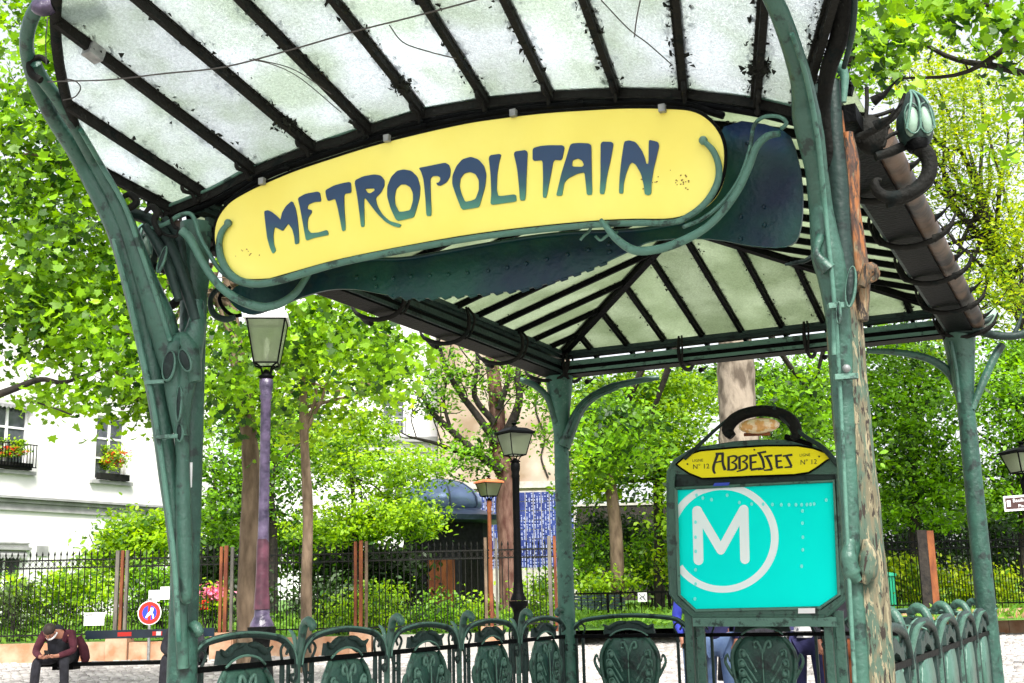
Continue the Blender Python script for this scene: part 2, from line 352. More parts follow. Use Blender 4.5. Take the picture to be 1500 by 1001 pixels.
def raw_mesh(name, verts, sizes, loops, m, parent=None, tint=None, kind=None, smooth=False):
    me = bpy.data.meshes.new(name); me.vertices.add(len(verts)); me.vertices.foreach_set('co', verts.astype(np.float32).ravel())
    me.loops.add(len(loops)); me.loops.foreach_set('vertex_index', loops.astype(np.int32))
    me.polygons.add(len(sizes)); st = np.concatenate([[0], np.cumsum(sizes)[:-1]]).astype(np.int32)
    me.polygons.foreach_set('loop_start', st); me.update(calc_edges=True)
    if tint is not None:
        a = me.attributes.new('tint', 'FLOAT', 'FACE'); a.data.foreach_set('value', tint.astype(np.float32))
    me.materials.append(m); me.validate()
    ob = bpy.data.objects.new(name, me); COL.objects.link(ob)
    if parent is not None: ob.parent = parent
    if kind: ob['kind'] = kind
    return ob
def text_plate(body, size, fn, m, name, parent, thick, off=(0, 0)):
    cu = bpy.data.curves.new('t', 'FONT'); cu.body = body; cu.size = size; cu.resolution_u = 2
    ob = bpy.data.objects.new('t', cu); COL.objects.link(ob)
    dg = bpy.context.evaluated_depsgraph_get(); me = bpy.data.meshes.new_from_object(ob.evaluated_get(dg))
    mb = MB(); vs = [fn(v.co.x+off[0], v.co.y+off[1]) for v in me.vertices]
    mb.add(vs, [tuple(p.vertices) for p in me.polygons])
    bpy.data.objects.remove(ob); bpy.data.meshes.remove(me)
    return part(name, mb, m, parent)

# ------------------------------------------------------------ the edicule's frame of reference
TH = -0.44339
E1 = V(math.cos(TH), math.sin(TH), 0); E2 = V(-E1[1], E1[0], 0)
FL = V(-2.001, 7.516, 0); WID, LEN = 4.0, 5.803
FR, BL, BR = FL+WID*E1, FL+LEN*E2, FL+WID*E1+LEN*E2
HB, HR = 3.862, 1.19                                   # beam and rail heights
Z = V(0, 0, 1.)
def Fp(px, py, off=0.): return onpl(px, py, FL-E2*off, E2)
def loc(a, b, z): return FL+E1*a+E2*b+Z*z

# ============================================================ SETTING
def grid_ground():
    mb = MB(); ys = list(np.arange(-20, 80, 2.))+[100, 150, 300, 800]; xs = [-800, -200, -60, -30, -15, 0, 15, 30, 60, 200, 800]
    vs = [(x, y, g(y)) for y in ys for x in xs]; n = len(xs)
    mb.add(vs, [(j*n+i, j*n+i+1, (j+1)*n+i+1, (j+1)*n+i) for j in range(len(ys)-1) for i in range(n-1)], True)
    return tag(mb.build('ground', earth), kind='structure')
grid_ground()
# cobbles, thousands of them, laid in staggered rows
def cobbles():
    P = []
    y = 14.5
    while y < 29.6:
        x = -.45*y-1+random.random()*.1
        while x < .45*y+1.5:
            if not (y > 26.0 and x < 1.2): P.append((x, y))
            x += .165
        y += .128 if y < 25 else .14
    P = np.array(P); n = len(P); P += RNG.normal(0, .006, P.shape)
    hw = .073+RNG.normal(0, .005, n); hd = .056+RNG.normal(0, .003, n); h = .028+RNG.normal(0, .007, n)
    gz = np.maximum(0, P[:, 1]-9)*.03
    T = []
    for sx, sy, top in [(-1, -1, 0), (1, -1, 0), (1, 1, 0), (-1, 1, 0), (-.78, -.74, 1), (.78, -.74, 1), (.78, .74, 1), (-.78, .74, 1)]:
        T.append(np.stack([P[:, 0]+sx*hw, P[:, 1]+sy*hd, gz+(h if top else -.01)], 1))
    vs = np.stack(T, 1).reshape(-1, 3)
    q = np.array([[4, 5, 6, 7], [0, 1, 5, 4], [1, 2, 6, 5], [2, 3, 7, 6], [3, 0, 4, 7]])
    lp = (np.arange(n)[:, None, None]*8+q[None]).reshape(-1)
    raw_mesh('cobblestones', vs, np.full(n*5, 4), lp, cob, None, np.repeat(RNG.random(n)*.9, 5), 'stuff')
cobbles()
# the garden lawn behind the fences
mb = MB(); ys = np.arange(26.9, 62, 2.5)
mb.add([(x, y, g(y)+.35 if y > 27.5 else g(y)+.35) for y in ys for x in (-40, -8, 8, 45)], [(j*4+i, j*4+i+1, (j+1)*4+i+1, (j+1)*4+i) for j in range(len(ys)-1) for i in range(3)])
tag(mb.build('lawn', lawnm), kind='structure')

# ------------------------------------------------------------ foliage
MAPLE = np.array([(0, -.5, 0), (.25, -.36, .03), (.78, -.3, .16), (.56, .1, .05), (.84, .52, .2), (.36, .5, .03), (.04, 1, -.14), (-.34, .52, .03), (-.8, .56, .14), (-.58, .12, .05), (-.8, -.26, .2), (-.24, -.38, .03)])*.5
OVAL = np.array([(0, -.5, 0), (.27, -.15, .06), (.22, .25, .05), (0, .6, -.04), (-.22, .25, .05), (-.27, -.15, .06)])
DIA = np.array([(0, -.5, 0), (.3, 0, .05), (0, .5, 0), (-.3, 0, .05)])
def rot_random(n, flat=.5):
    nz = np.stack([RNG.normal(0, flat, n), RNG.normal(0, flat, n)-.25, np.abs(RNG.normal(.7, .3, n))], 1); nz /= np.linalg.norm(nz, axis=1)[:, None]
    t = RNG.normal(0, 1, (n, 3)); t -= nz*(t*nz).sum(1)[:, None]; t /= np.linalg.norm(t, axis=1)[:, None]
    return np.stack([np.cross(t, nz), t, nz], 2)
def leaves_at(pos, size, tmpl, flat=.5):
    n = len(pos); R = rot_random(n, flat); s = size*(.45+.95*RNG.random(n)**1.3)
    vs = np.einsum('nij,kj->nki', R, tmpl)*s[:, None, None]+pos[:, None, :]
    k = len(tmpl); return vs.reshape(-1, 3), np.full(n, k), np.arange(n*k)
def clump_points(blobs, dens, csize, flatz=.6):
    """blobs: (center, (rx,ry,rz), n_clumps); leaves gather round clump centres that fill the blob unevenly"""
    out = []; tn = []
    for c, r, nc in blobs:
        u = RNG.normal(0, 1, (nc, 3)); u /= np.linalg.norm(u, axis=1)[:, None]; u *= (RNG.random(nc)**(1/2.2))[:, None]
        cc = np.array(c)+u*np.array(r)
        for q in cc:
            k = max(3, int(dens*(.5+RNG.random()))); cs = csize*(.5+.9*RNG.random())
            out.append(q+RNG.normal(0, 1, (k, 3))*np.array([cs, cs, cs*flatz])); tn.append(np.clip(RNG.normal(RNG.random(), .25, k), 0, 1))
    return np.concatenate(out), np.concatenate(tn)
def crown(name, parent, blobs, dens, csize, lsize, m, tmpl=OVAL, flat=.55, flatz=.6, ybias=0):
    pos, tn = clump_points(blobs, dens, csize, flatz)
    vs, sz, lp = leaves_at(pos, lsize, tmpl, flat)
    L = np.array(parent.location) if parent is not None else 0
    return raw_mesh(name, vs-L, sz, lp, m, parent, tn, 'stuff')
def branchy(mb, a, b, r0, r1, n=6, wob=.08, seg=8, mid=None):
    a = np.array(a, float); b = np.array(b, float); L = np.linalg.norm(b-a)
    P = [a+(b-a)*t+(RNG.normal(0, wob, 3)*L*.5 if 0 < t < 1 else 0) for t in np.linspace(0, 1, 4)]
    if mid is not None: P = [a]+[np.array(q, float) for q in mid]+[b]
    q = sm(P, n); r = np.linspace(r0, r1, len(q))*(1+RNG.normal(0, .05, len(q))); mb.tube(q, r, seg); return q
def make_tree(label, base, path, r, blobs, dens, csize, lsize, leafm, barkm=bark, tmpl=OVAL, nl=10, name='tree', flat=.55, flatz=.6, twigs=0, group=None):
    t = thing(name, label, 'tree', base, group=group)
    mb = MB(); q = sm(path, 6); mb.tube(q, np.linspace(r[0], r[1], len(q))*(1+RNG.normal(0, .05, len(q))), 12); part('trunk', mb, barkm, t)
    top = q[-1]
    lm = MB()
    for c, rr, nc in blobs:
        for _ in range(max(1, nl//len(blobs))):
            s = q[RNG.integers(len(q)*2//3, len(q))]
            e = np.array(c)+RNG.normal(0, .45, 3)*np.array(rr); p = branchy(lm, s, e, r[1]*.55, r[1]*.12, 5, .1, 6)
            for _k in range(3+twigs):
                s2 = p[RNG.integers(3, len(p))]; branchy(lm, s2, s2+RNG.normal(0, .5, 3)*np.array(rr)*.8, r[1]*.14, r[1]*.04, 3, .12, 4)
    part('limbs', lm, bark_d if barkm is bark_l else barkm, t)
    crown('crown', t, blobs, dens, csize, lsize, leafm, tmpl, flat, flatz)
    return t
def blob(px, py, y, rx, ry, nc, ry_d=1.6): return (at(px, py, y), (pm(rx, y), ry_d, pm(ry, y)), nc)
def gp(px, py_any, y):                                # point on the ground under pixel column
    p = at(px, py_any, y); return V(p[0], y, g(y))

# ---- left: tree whose trunk passes behind the left end of the sign, with big leaves
yA = 19.0
tA = make_tree('tall plane tree with mottled brown trunk just left of the big lilac lamp post', gp(362, 930, yA),
    [gp(362, 930, yA), at(362, 850, yA), at(368, 700, yA), at(360, 600, yA), at(345, 510, yA), at(338, 450, yA), at(330, 330, yA), at(300, 200, yA)], (.15, .1),
    [blob(60, 60, 15, 110, 110, 40), blob(70, 230, 15.5, 130, 130, 70), blob(190, 390, 16.5, 100, 130, 50), blob(60, 440, 16, 120, 110, 62),
     blob(200, 520, 16, 70, 60, 26), blob(120, 585, 15.5, 70, 22, 8, .5), blob(215, 590, 16, 35, 35, 9, .5), blob(60, 330, 18, 120, 180, 40), blob(480, 490, 17, 120, 55, 46), blob(360, 560, 18, 60, 90, 26), blob(560, 520, 17.5, 55, 45, 18), blob(320, 470, 19, 50, 80, 14)],
    44, .32, .15, leafA, bark, MAPLE, nl=14, name='plane_tree', flat=.7, twigs=2)
# ---- separate big leaves in front of that crown
def big_leaves(tree, spec, mats, size, n_each=1):
    protos = []
    L = np.array(tree.location)
    for k in range(5):
        mb = MB(); tm = MAPLE.copy(); tm[:, 2] += RNG.normal(0, .03, len(tm)); mb.add(tm, [tuple(range(12))], tint=.1+.2*k)
        me = bpy.data.meshes.new('leaf'); me.from_pydata([tuple(x) for x in tm], [], [tuple(range(12))]); a = me.attributes.new('tint', 'FLOAT', 'FACE'); a.data.foreach_set('value', [.08+.22*k]); me.materials.append(mats); protos.append(me)
    for (px, py, y, rx, ry, n) in spec:
        R = rot_random(n, .75)
        for i in range(n):
            p = at(px+RNG.normal(0, rx), py+RNG.normal(0, ry), y+RNG.normal(0, .4))-L
            ob = bpy.data.objects.new('leaf', protos[RNG.integers(5)]); COL.objects.link(ob); ob.parent = tree
            mm = Matrix(R[i].tolist()).to_4x4(); mm.translation = p.tolist(); ob.matrix_basis = mm @ Matrix.Scale(size*(.8+.5*RNG.random()), 4)
big_leaves(tA, [(150, 390, 14, 60, 60, 70), (90, 250, 13.8, 45, 60, 50), (40, 120, 13.6, 25, 50, 30), (185, 540, 14.5, 30, 30, 34), (110, 590, 14.5, 35, 10, 14), (60, 470, 14, 45, 35, 36), (470, 500, 15.5, 55, 25, 34), (30, 560, 14.5, 20, 12, 8)], leafA, .165)
# long bough over the white house
mb = MB(); mb.tube(sm([at(-20, 585, 15), at(20, 570, 15), at(60, 556, 15.2), at(95, 560, 15.3), at(150, 540, 15.6)], 5), np.linspace(.055, .02, 21), 6)
mb.tube(sm([at(55, 590, 15), at(85, 600, 15), at(105, 608, 15)], 4), .012, 5)
part('bough', mb, bark_d, tA)

# ---- slim tree (bare trunk at 445)
tB = make_tree('slim young tree with bare pale brown trunk standing right of the lilac lamp post', gp(447, 930, 22),
    [gp(449, 930, 22), at(449, 850, 22), at(451, 750, 22), at(446, 650, 22), at(444, 585, 22), at(440, 480, 22)], (.105, .07),
    [blob(470, 520, 22, 90, 50, 30), blob(440, 600, 22.5, 55, 45, 14), blob(560, 560, 23, 50, 45, 14)], 40, .3, .17, leafD, bark, MAPLE, nl=7, name='young_tree')
mb = MB(); branchy(mb, at(444, 640, 22), at(478, 560, 21.8), .04, .02); branchy(mb, at(444, 600, 22), at(405, 540, 22), .035, .015); part('limb', mb, bark, tB)

# ---- shrubs and trees in the garden left of centre
def shrub(label, px, py_c, y, blobs, dens, cs, ls, m, tmpl=OVAL, name='shrub', cat='shrub', flat=.7, flatz=.7, stems=5, group=None):
    b = gp(px, 900, y); b[2] += .3 if y > 27 else 0
    t = thing(name, label, cat, b, group=group)
    mb = MB()
    for k in range(stems):
        c, r, n_ = blobs[k % len(blobs)]; branchy(mb, b+RNG.normal(0, .08, 3)*V(1, 1, 0), np.array(c)+RNG.normal(0, .4, 3)*np.array(r), .03, .01, 3, .08, 5)
    part('stems', mb, bark_d, t); crown('foliage', t, blobs, dens, cs, ls, m, tmpl, flat, flatz); return t
shrub('rounded light green bush rising above the fence in front of the white house', 205, 0, 30, [blob(210, 790, 30, 65, 40, 90, 1.), blob(180, 830, 30, 60, 35, 50, 1.)], 60, .2, .12, leafD)
shrub('low yellow green hedge bush behind the fence left of the brown posts', 100, 0, 28.2, [blob(110, 870, 28.2, 55, 40, 60, .6), blob(40, 880, 28.2, 45, 45, 40, .6)], 45, .2, .11, leafD)
shrub('bush behind the fence right of the round red sign', 235, 0, 28.5, [blob(225, 870, 28.5, 40, 45, 50, .6)], 45, .2, .11, leafB)
shrub('loose orange tinted bush against the fence before the ground floor window', 20, 0, 27.6, [blob(15, 890, 27.6, 30, 45, 24, .4)], 30, .18, .1, leafR)
make_tree('broad layered green tree in the garden behind the lilac lamp post', gp(400, 900, 33), [gp(400, 900, 33), at(400, 780, 33), at(390, 680, 33)], (.14, .08),
    [blob(350, 700, 33, 80, 110, 120), blob(430, 620, 35, 110, 120, 150), blob(330, 580, 36, 70, 110, 80)], 48, .32, .15, leafB, bark_d)
make_tree('spreading lime green tree with drooping tiers beside the blue domed kiosk', gp(520, 900, 31), [gp(520, 900, 31), at(520, 800, 31), at(515, 680, 31)], (.1, .05),
    [blob(500, 760, 31, 90, 45, 90), blob(570, 690, 31, 70, 50, 70), blob(585, 755, 30.5, 60, 40, 50), blob(500, 660, 32, 60, 50, 60), blob(620, 770, 30.3, 25, 14, 8, .6), blob(540, 620, 32, 40, 30, 25)], 60, .27, .11, leafD, bark_d, flatz=.35)
make_tree('dark green tree filling the gap left of the brown trunk', gp(310, 900, 36), [gp(310, 900, 36), at(312, 780, 36), at(316, 690, 36)], (.1, .06),
    [blob(320, 780, 36, 50, 60, 60), blob(420, 790, 36, 60, 50, 60), blob(470, 810, 35, 90, 30, 60)], 42, .3, .15, leafB, bark_d)
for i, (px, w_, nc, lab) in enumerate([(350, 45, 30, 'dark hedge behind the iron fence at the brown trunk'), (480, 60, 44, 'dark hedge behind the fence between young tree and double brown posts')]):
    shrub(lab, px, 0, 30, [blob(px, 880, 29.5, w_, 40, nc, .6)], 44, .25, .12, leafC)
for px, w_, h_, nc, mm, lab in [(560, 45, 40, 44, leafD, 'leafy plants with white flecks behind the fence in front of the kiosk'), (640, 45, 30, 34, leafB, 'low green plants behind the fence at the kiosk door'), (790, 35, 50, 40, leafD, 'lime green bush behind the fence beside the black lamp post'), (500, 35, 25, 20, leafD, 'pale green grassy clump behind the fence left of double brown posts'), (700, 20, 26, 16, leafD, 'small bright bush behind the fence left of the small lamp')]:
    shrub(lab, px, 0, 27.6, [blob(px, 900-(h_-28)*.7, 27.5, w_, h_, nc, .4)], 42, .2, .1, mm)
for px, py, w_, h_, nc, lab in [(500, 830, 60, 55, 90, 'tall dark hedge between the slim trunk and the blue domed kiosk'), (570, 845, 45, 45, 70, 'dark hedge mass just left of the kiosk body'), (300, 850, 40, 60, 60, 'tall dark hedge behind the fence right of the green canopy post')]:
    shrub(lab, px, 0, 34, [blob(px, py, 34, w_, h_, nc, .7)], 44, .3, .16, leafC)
# pink flowering shrub and its red neighbour
t = shrub('shrub with pink blossom behind the fence right of the green canopy post', 312, 0, 28, [blob(312, 880, 28, 18, 22, 14, .3)], 34, .15, .1, leafD, name='flowering_shrub')
crown('blossom', t, [blob(312, 868, 27.8, 15, 9, 12, .2)], 22, .1, .1, pinkfl, OVAL)
t = shrub('red flowering plant low behind the fence next to the pink shrub', 300, 0, 27.8, [blob(300, 893, 27.8, 12, 14, 8, .2)], 30, .12, .1, leafB, name='flowering_plant', cat='plant')
crown('blossom', t, [blob(296, 889, 27.6, 6, 6, 4, .1)], 14, .06, .09, redfl, OVAL)

# ---- centre: many-limbed tree with reddish trunk
yC = 33
t = thing('tree', 'old reddish trunked tree with many bare dark limbs behind the black lamp', 'tree', gp(745, 900, yC))
mb = MB(); mb.tube(sm([gp(748, 900, yC), at(745, 800, yC), at(741, 740, yC), at(745, 700, yC), at(730, 660, yC), at(728, 600, yC), at(722, 540, yC), at(715, 470, yC)], 5), np.interp(np.linspace(0, 1, 36), [0, .3, .5, .6, 1], [.3, .27, .33, .24, .15]), 14); part('trunk', mb, bark_r, t)
mb = MB()
for pts, r0 in [([(735, 690), (700, 665), (660, 630), (630, 600), (610, 560)], .13), ([(728, 650), (700, 610), (670, 570), (650, 530), (640, 490)], .12), ([(725, 620), (695, 580), (700, 530), (690, 480)], .1),
                ([(740, 640), (760, 590), (758, 550), (765, 500)], .14), ([(700, 665), (665, 660), (640, 650), (600, 640)], .09), ([(730, 600), (745, 550), (740, 500)], .1), ([(660, 630), (650, 590), (655, 555)], .06)]:
    P = sm([at(x, y, yC-.3) for x, y in pts], 4); mb.tube(P, np.linspace(r0, r0*.35, len(P)), 7)
    for _ in range(5):
        s_ = P[RNG.integers(4, len(P))]; branchy(mb, s_, s_+RNG.normal(0, .8, 3)+V(0, 0, .4), r0*.25, .01, 3, .1, 4)
part('limbs', mb, bark_d, t)
crown('crown', t, [blob(650, 560, 33, 80, 60, 62), blob(700, 660, 32.5, 50, 50, 30, .8), blob(750, 560, 33, 60, 50, 44), blob(650, 680, 32.6, 50, 30, 24), blob(800, 620, 33.2, 25, 50, 14)], 34, .25, .12, leafB, OVAL)

# ---- right: plane tree behind the map lamp
yD = 24
tD = make_tree('big plane tree with thick mottled pale trunk rising behind the station map', gp(1085, 900, yD),
    [gp(1092, 900, yD), at(1088, 760, yD), at(1082, 640, yD), at(1078, 545, yD), at(1075, 400, yD), at(1080, 200, yD), at(1120, 60, yD)], (.42, .3),
    [blob(900, 640, 26, 80, 70, 60), blob(1180, 620, 27, 80, 70, 60), blob(1250, 90, 21, 30, 90, 20), blob(1000, 20, 26, 200, 90, 60)], 44, .34, .15, leafB, bark_l, OVAL, nl=8, name='plane_tree')
# upper right: airy tree, its backlight put into the yellow-green leaf colour
tE = make_tree('airy tree with backlight painted into yellow leaves filling the sky right of the canopy', gp(1600, 900, 27),
    [gp(1600, 900, 27), at(1580, 700, 27), at(1540, 560, 27), at(1480, 420, 27), at(1440, 300, 27)], (.3, .12),
    [blob(1400, 200, 26, 120, 110, 150), blob(1480, 330, 26, 80, 130, 130), blob(1430, 440, 26, 70, 60, 60), blob(1340, 120, 27, 80, 60, 50), blob(1460, 110, 27, 70, 40, 44), blob(1330, 330, 27, 60, 80, 44)], 48, .3, .09, leafY, bark_d, OVAL, nl=30, name='tree', twigs=4)
# top right: dark maple boughs nearer
tF = make_tree('maple with broad dark green leaves hanging in at the top right corner', gp(1640, 900, 14),
    [gp(1640, 900, 14), at(1640, 600, 14), at(1630, 200, 14), at(1600, -60, 14)], (.2, .12),
    [blob(1400, 15, 14, 80, 40, 24, 1.), blob(1480, 50, 14, 40, 40, 14, .8), blob(1300, 70, 14.5, 40, 55, 24, .8), blob(1500, 110, 14, 20, 50, 6, .6), blob(1290, 20, 15, 40, 30, 12, .8)], 16, .22, .18, leafA, bark_d, MAPLE, nl=8, name='maple_tree', flat=.8)
big_leaves(tF, [(1310, 60, 13, 25, 40, 24), (1430, 20, 13, 45, 16, 24), (1480, 210, 13.2, 25, 25, 8), (1440, 250, 13.2, 20, 20, 6)], leafA, .2)
# right middle: layered beeches beyond the fence
for lab, px, y, bl, m_ in [
    ('bushy beech tree behind the iron fence between the two right hand canopy posts', 1340, 31, [blob(1340, 640, 31, 90, 90, 170), blob(1300, 720, 31, 60, 60, 70), blob(1380, 730, 31, 60, 50, 60), blob(1330, 550, 32, 90, 60, 120), blob(1310, 505, 33, 60, 40, 50)], leafB),
    ('leafy green beech at the right picture edge behind the street sign', 1500, 31, [blob(1490, 620, 31, 60, 100, 110), blob(1480, 720, 31, 50, 60, 70), blob(1480, 530, 33, 60, 60, 80)], leafB),
    ('bright green beech with layered branches between centre post and map', 965, 32, [blob(900, 620, 32, 80, 55, 120), blob(880, 570, 33, 50, 25, 40), blob(980, 575, 33, 80, 30, 70), blob(980, 650, 32, 60, 80, 120), blob(1000, 760, 31.5, 40, 60, 60), blob(880, 690, 32, 45, 40, 50), blob(950, 590, 33, 110, 40, 90)], leafD),
    ('green tree foliage right of the map behind the mottled canopy post', 1170, 34, [blob(1160, 600, 34, 80, 60, 110), blob(1150, 545, 35, 90, 35, 70), blob(1040, 560, 35, 60, 30, 50), blob(1240, 620, 34, 50, 90, 80), blob(1100, 590, 34, 50, 50, 50)], leafB)]:
    make_tree(lab, gp(px, 900, y), [gp(px, 900, y), at(px, 780, y), at(px-5, 620, y)], (.16, .1), bl, 52, .3, .125, m_, bark_d, OVAL, nl=12, flatz=.4)
# slim trunk at 900
t = thing('tree', 'tree with short stout brown trunk left of the station map behind the low railing', 'tree', gp(903, 900, 31.8))
mb = MB(); mb.tube(sm([gp(905, 900, 31.8), at(903, 800, 31.8), at(898, 740, 31.8), at(890, 690, 31.8)], 4), np.linspace(.19, .15, 13), 10); part('trunk', mb, bark, t)
crown('crown', t, [blob(890, 690, 35, 50, 30, 30), blob(850, 720, 35, 30, 30, 20)], 40, .3, .13, leafB)
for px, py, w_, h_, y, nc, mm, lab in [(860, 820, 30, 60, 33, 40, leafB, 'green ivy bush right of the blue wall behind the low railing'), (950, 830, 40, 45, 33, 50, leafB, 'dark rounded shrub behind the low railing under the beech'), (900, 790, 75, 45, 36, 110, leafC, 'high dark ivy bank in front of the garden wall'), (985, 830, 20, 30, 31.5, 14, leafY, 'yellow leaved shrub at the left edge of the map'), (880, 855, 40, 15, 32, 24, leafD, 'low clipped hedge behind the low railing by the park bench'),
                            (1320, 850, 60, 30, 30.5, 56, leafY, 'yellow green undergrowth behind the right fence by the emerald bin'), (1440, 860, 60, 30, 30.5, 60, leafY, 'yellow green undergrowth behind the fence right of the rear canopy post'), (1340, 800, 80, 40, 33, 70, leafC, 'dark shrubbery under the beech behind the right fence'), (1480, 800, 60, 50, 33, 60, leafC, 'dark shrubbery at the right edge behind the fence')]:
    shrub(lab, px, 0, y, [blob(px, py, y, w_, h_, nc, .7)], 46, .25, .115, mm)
# far-off wood that closes the garden
def wood():
    bl = []
    for i in range(70):
        x = -34+i*1.1; y = 62+RNG.random()*8
        if -6 < x < 4.5: continue
        bl.append(((x, y, 3.5+RNG.random()*2), (2.5, 2, 3.5), 26))
    pos, tn = clump_points(bl, 34, .6, .6); vs, sz, lp = leaves_at(pos, .38, DIA, .6)
    raw_mesh('distant_wood', vs, sz, lp, leafC, None, tn, 'stuff')
wood()
def undergrowth():
    n = 26000; x = RNG.uniform(-13, 14, n); y = RNG.uniform(27, 36, n); pos = np.stack([x, y, np.maximum(0, y-9)*.03+.35+RNG.random(n)*.28], 1)
    vs, sz, lp = leaves_at(pos, .16, DIA*np.array([.6, 1.3, 1]), 1.4); raw_mesh('grass', vs, sz, lp, grassm, None, RNG.random(n), 'stuff')
undergrowth()

# ============================================================ BUILDINGS
def wall_plane(P0, P1):
    d = P1-P0; d[2] = 0; L = np.linalg.norm(d); d /= L; n = V(d[1], -d[0], 0)
    if np.dot(n, CAMP-P0) < 0: n = -n
    return P0*V(1, 1, 0), d, n
def house(name, label, P0, P1, s0, s1, z0, z1, openings, wm, depth=5, cat='house'):
    O, d, n = wall_plane(P0, P1)
    t = thing(name, label, cat, O+d*s0+Z*z0)
    W = lambda s, z, o=0: O+d*s+Z*z+n*o
    ss = sorted({s0, s1, *[q for o in openings for q in o[:2]]}); zs = sorted({z0, z1, *[q for o in openings for q in o[2:4]]})
    mb = MB()
    for i in range(len(ss)-1):
        for j in range(len(zs)-1):
            cs, cz = (ss[i]+ss[i+1])/2, (zs[j]+zs[j+1])/2
            if any(o[0] < cs < o[1] and o[2] < cz < o[3] for o in openings): continue
            q = [W(ss[i], zs[j]), W(ss[i+1], zs[j]), W(ss[i+1], zs[j+1]), W(ss[i], zs[j+1])]; mb.add(q, [(0, 1, 2, 3)])
    for o in openings:
        a, b, c, e = o[:4]
        for p, q in (((a, c), (b, c)), ((b, c), (b, e)), ((b, e), (a, e)), ((a, e), (a, c))):
            mb.add([W(*p), W(*q), W(*q, -.3), W(*p, -.3)], [(0, 1, 2, 3)])
    mb.add([W(s0, z0), W(s0, z1), W(s0, z1, -depth), W(s0, z0, -depth)], [(0, 1, 2, 3)]); mb.add([W(s1, z0), W(s1, z1), W(s1, z1, -depth), W(s1, z0, -depth)], [(0, 1, 2, 3)])
    mb.add([W(s0, z1), W(s1, z1), W(s1, z1, -depth), W(s0, z1, -depth)], [(0, 1, 2, 3)]); mb.add([W(s0, z0, -depth), W(s1, z0, -depth), W(s1, z1, -depth), W(s0, z1, -depth)], [(0, 1, 2, 3)])
    part('wall', mb, wm, t)
    return t, W, (O, d, n)
def sbar(mb, W, s0, s1, z0, z1, o0, o1):
    P = [W(s, z, o) for s in (s0, s1) for z in (z0, z1) for o in (o0, o1)]
    mb.add(P, [(0, 1, 3, 2), (4, 6, 7, 5), (0, 4, 5, 1), (2, 3, 7, 6), (0, 2, 6, 4), (1, 5, 7, 3)])
def window(t, W, s0, s1, z0, z1, rows=2, cols=2, fw=.07, off=-.14, fm=whitepaint, bars=.03):
    mb = MB()
    for a, b, c, e in ((s0, s0+fw, z0, z1), (s1-fw, s1, z0, z1), (s0+fw, s1-fw, z0, z0+fw), (s0+fw, s1-fw, z1-fw, z1)): sbar(mb, W, a, b, c, e, off-.05, off)
    f = part('window', mb, fm, t)
    sw = (s1-s0-2*fw)/cols; zh = (z1-z0-2*fw)/rows
    mb = MB()
    for i in range(1, cols): x = s0+fw+i*sw; sbar(mb, W, x-bars*1.3, x+bars*1.3, z0+fw, z1-fw, off-.04, off+.01)
    for j in range(1, rows): z = z0+fw+j*zh; sbar(mb, W, s0+fw, s1-fw, z-bars, z+bars, off-.035, off+.004)
    part('glazing_bar', mb, fm, f)
    for i in range(cols):
        for j in range(rows):
            mb = MB(); a = s0+fw+i*sw; c = z0+fw+j*zh; mb.add([W(a, c, off-.03), W(a+sw, c, off-.03), W(a+sw, c+zh, off-.03), W(a, c+zh, off-.03)], [(0, 1, 2, 3)]); part('pane', mb, glass_w, f)
    return f
P0 = at(0, 735, 36.0); P1 = at(245, 749, 41.4)
O_, d_, n_ = wall_plane(P0.copy(), P1.copy())
def SZ(px, py): p = onpl(px, py, O_, n_); return float(np.dot(p-O_, d_)), float(p[2])
sA0, zA1 = SZ(-14, 588); sA1, zA0 = SZ(40, 690); sB0, zB1 = SZ(143, 608); sB1, zB0 = SZ(183, 706); _, zc = SZ(120, 745)
zC0, zC1 = 1.0, SZ(20, 812)[1]
ops = [(sA0, sA1, zA0, zA1), (sB0, sB1, zB0, zA1*0+zB1), (SZ(0, 800)[0]-.3, SZ(38, 800)[0], zC0, zC1)]

t, W, _ = house('white_house', 'white plastered house with window boxes and stone band course at the left', P0.copy(), P1.copy(), -9, 8.5, .5, 12.5, ops, plaster)
for o in ops[:2]+ops[3:]: window(t, W, o[0], o[1], o[2], o[3], rows=3)
window(t, W, *ops[2], rows=3, cols=2)
mb = MB()
for z, hh, oo in ((zc+.2, .07, .2), (zc+.1, .1, .1), (zc-.15, .06, .07), (zc-.05, .18, .045)): sbar(mb, W, -9, 8.5, z-hh/2, z+hh/2, .001, oo)
part('cornice', mb, plasterg, t)
for o in ops[:2]+ops[3:]:
    mb = MB(); sbar(mb, W, o[0]-.2, o[1]+.22, o[2]-.13, o[2]-.02, .001, .14); part('window_sill', mb, plasterg, t)
o = ops[2]
mb = MB(); sbar(mb, W, o[0]-.1, o[1]+.12, o[3]+.12, o[3]+.2, .001, .12); sbar(mb, W, o[0]-.1, o[1]+.06, o[3]+.3, o[3]+.34, .001, .09); part('lintel_moulding', mb, plasterg, t)
def awning(o, dz=0):
    mb = MB(); n = 10
    for i in range(n):
        a = o[0]+(o[1]-o[0])*i/n; b = o[0]+(o[1]-o[0])*(i+1)/n; m_ = (a+b)/2; z = o[3]+dz
        mb.add([W(a, z+.1, .02), W(b, z+.1, .02), W(b, z-.02, .1), W(b-.01, z-.1, .1), W(m_, z-.15, .1), W(a+.01, z-.1, .1), W(a, z-.02, .1)], [(0, 1, 2, 6), (6, 2, 3, 4, 5)])
    part('awning', mb, plasterg, t)
awning(ops[0]); awning(ops[2])
mb = MB(); s_, z_ = SZ(62, 800); sbar(mb, W, s_-.2, s_+.2, z_-.3, z_, .001, .03); part('wall_vent', mb, plasterg, t)
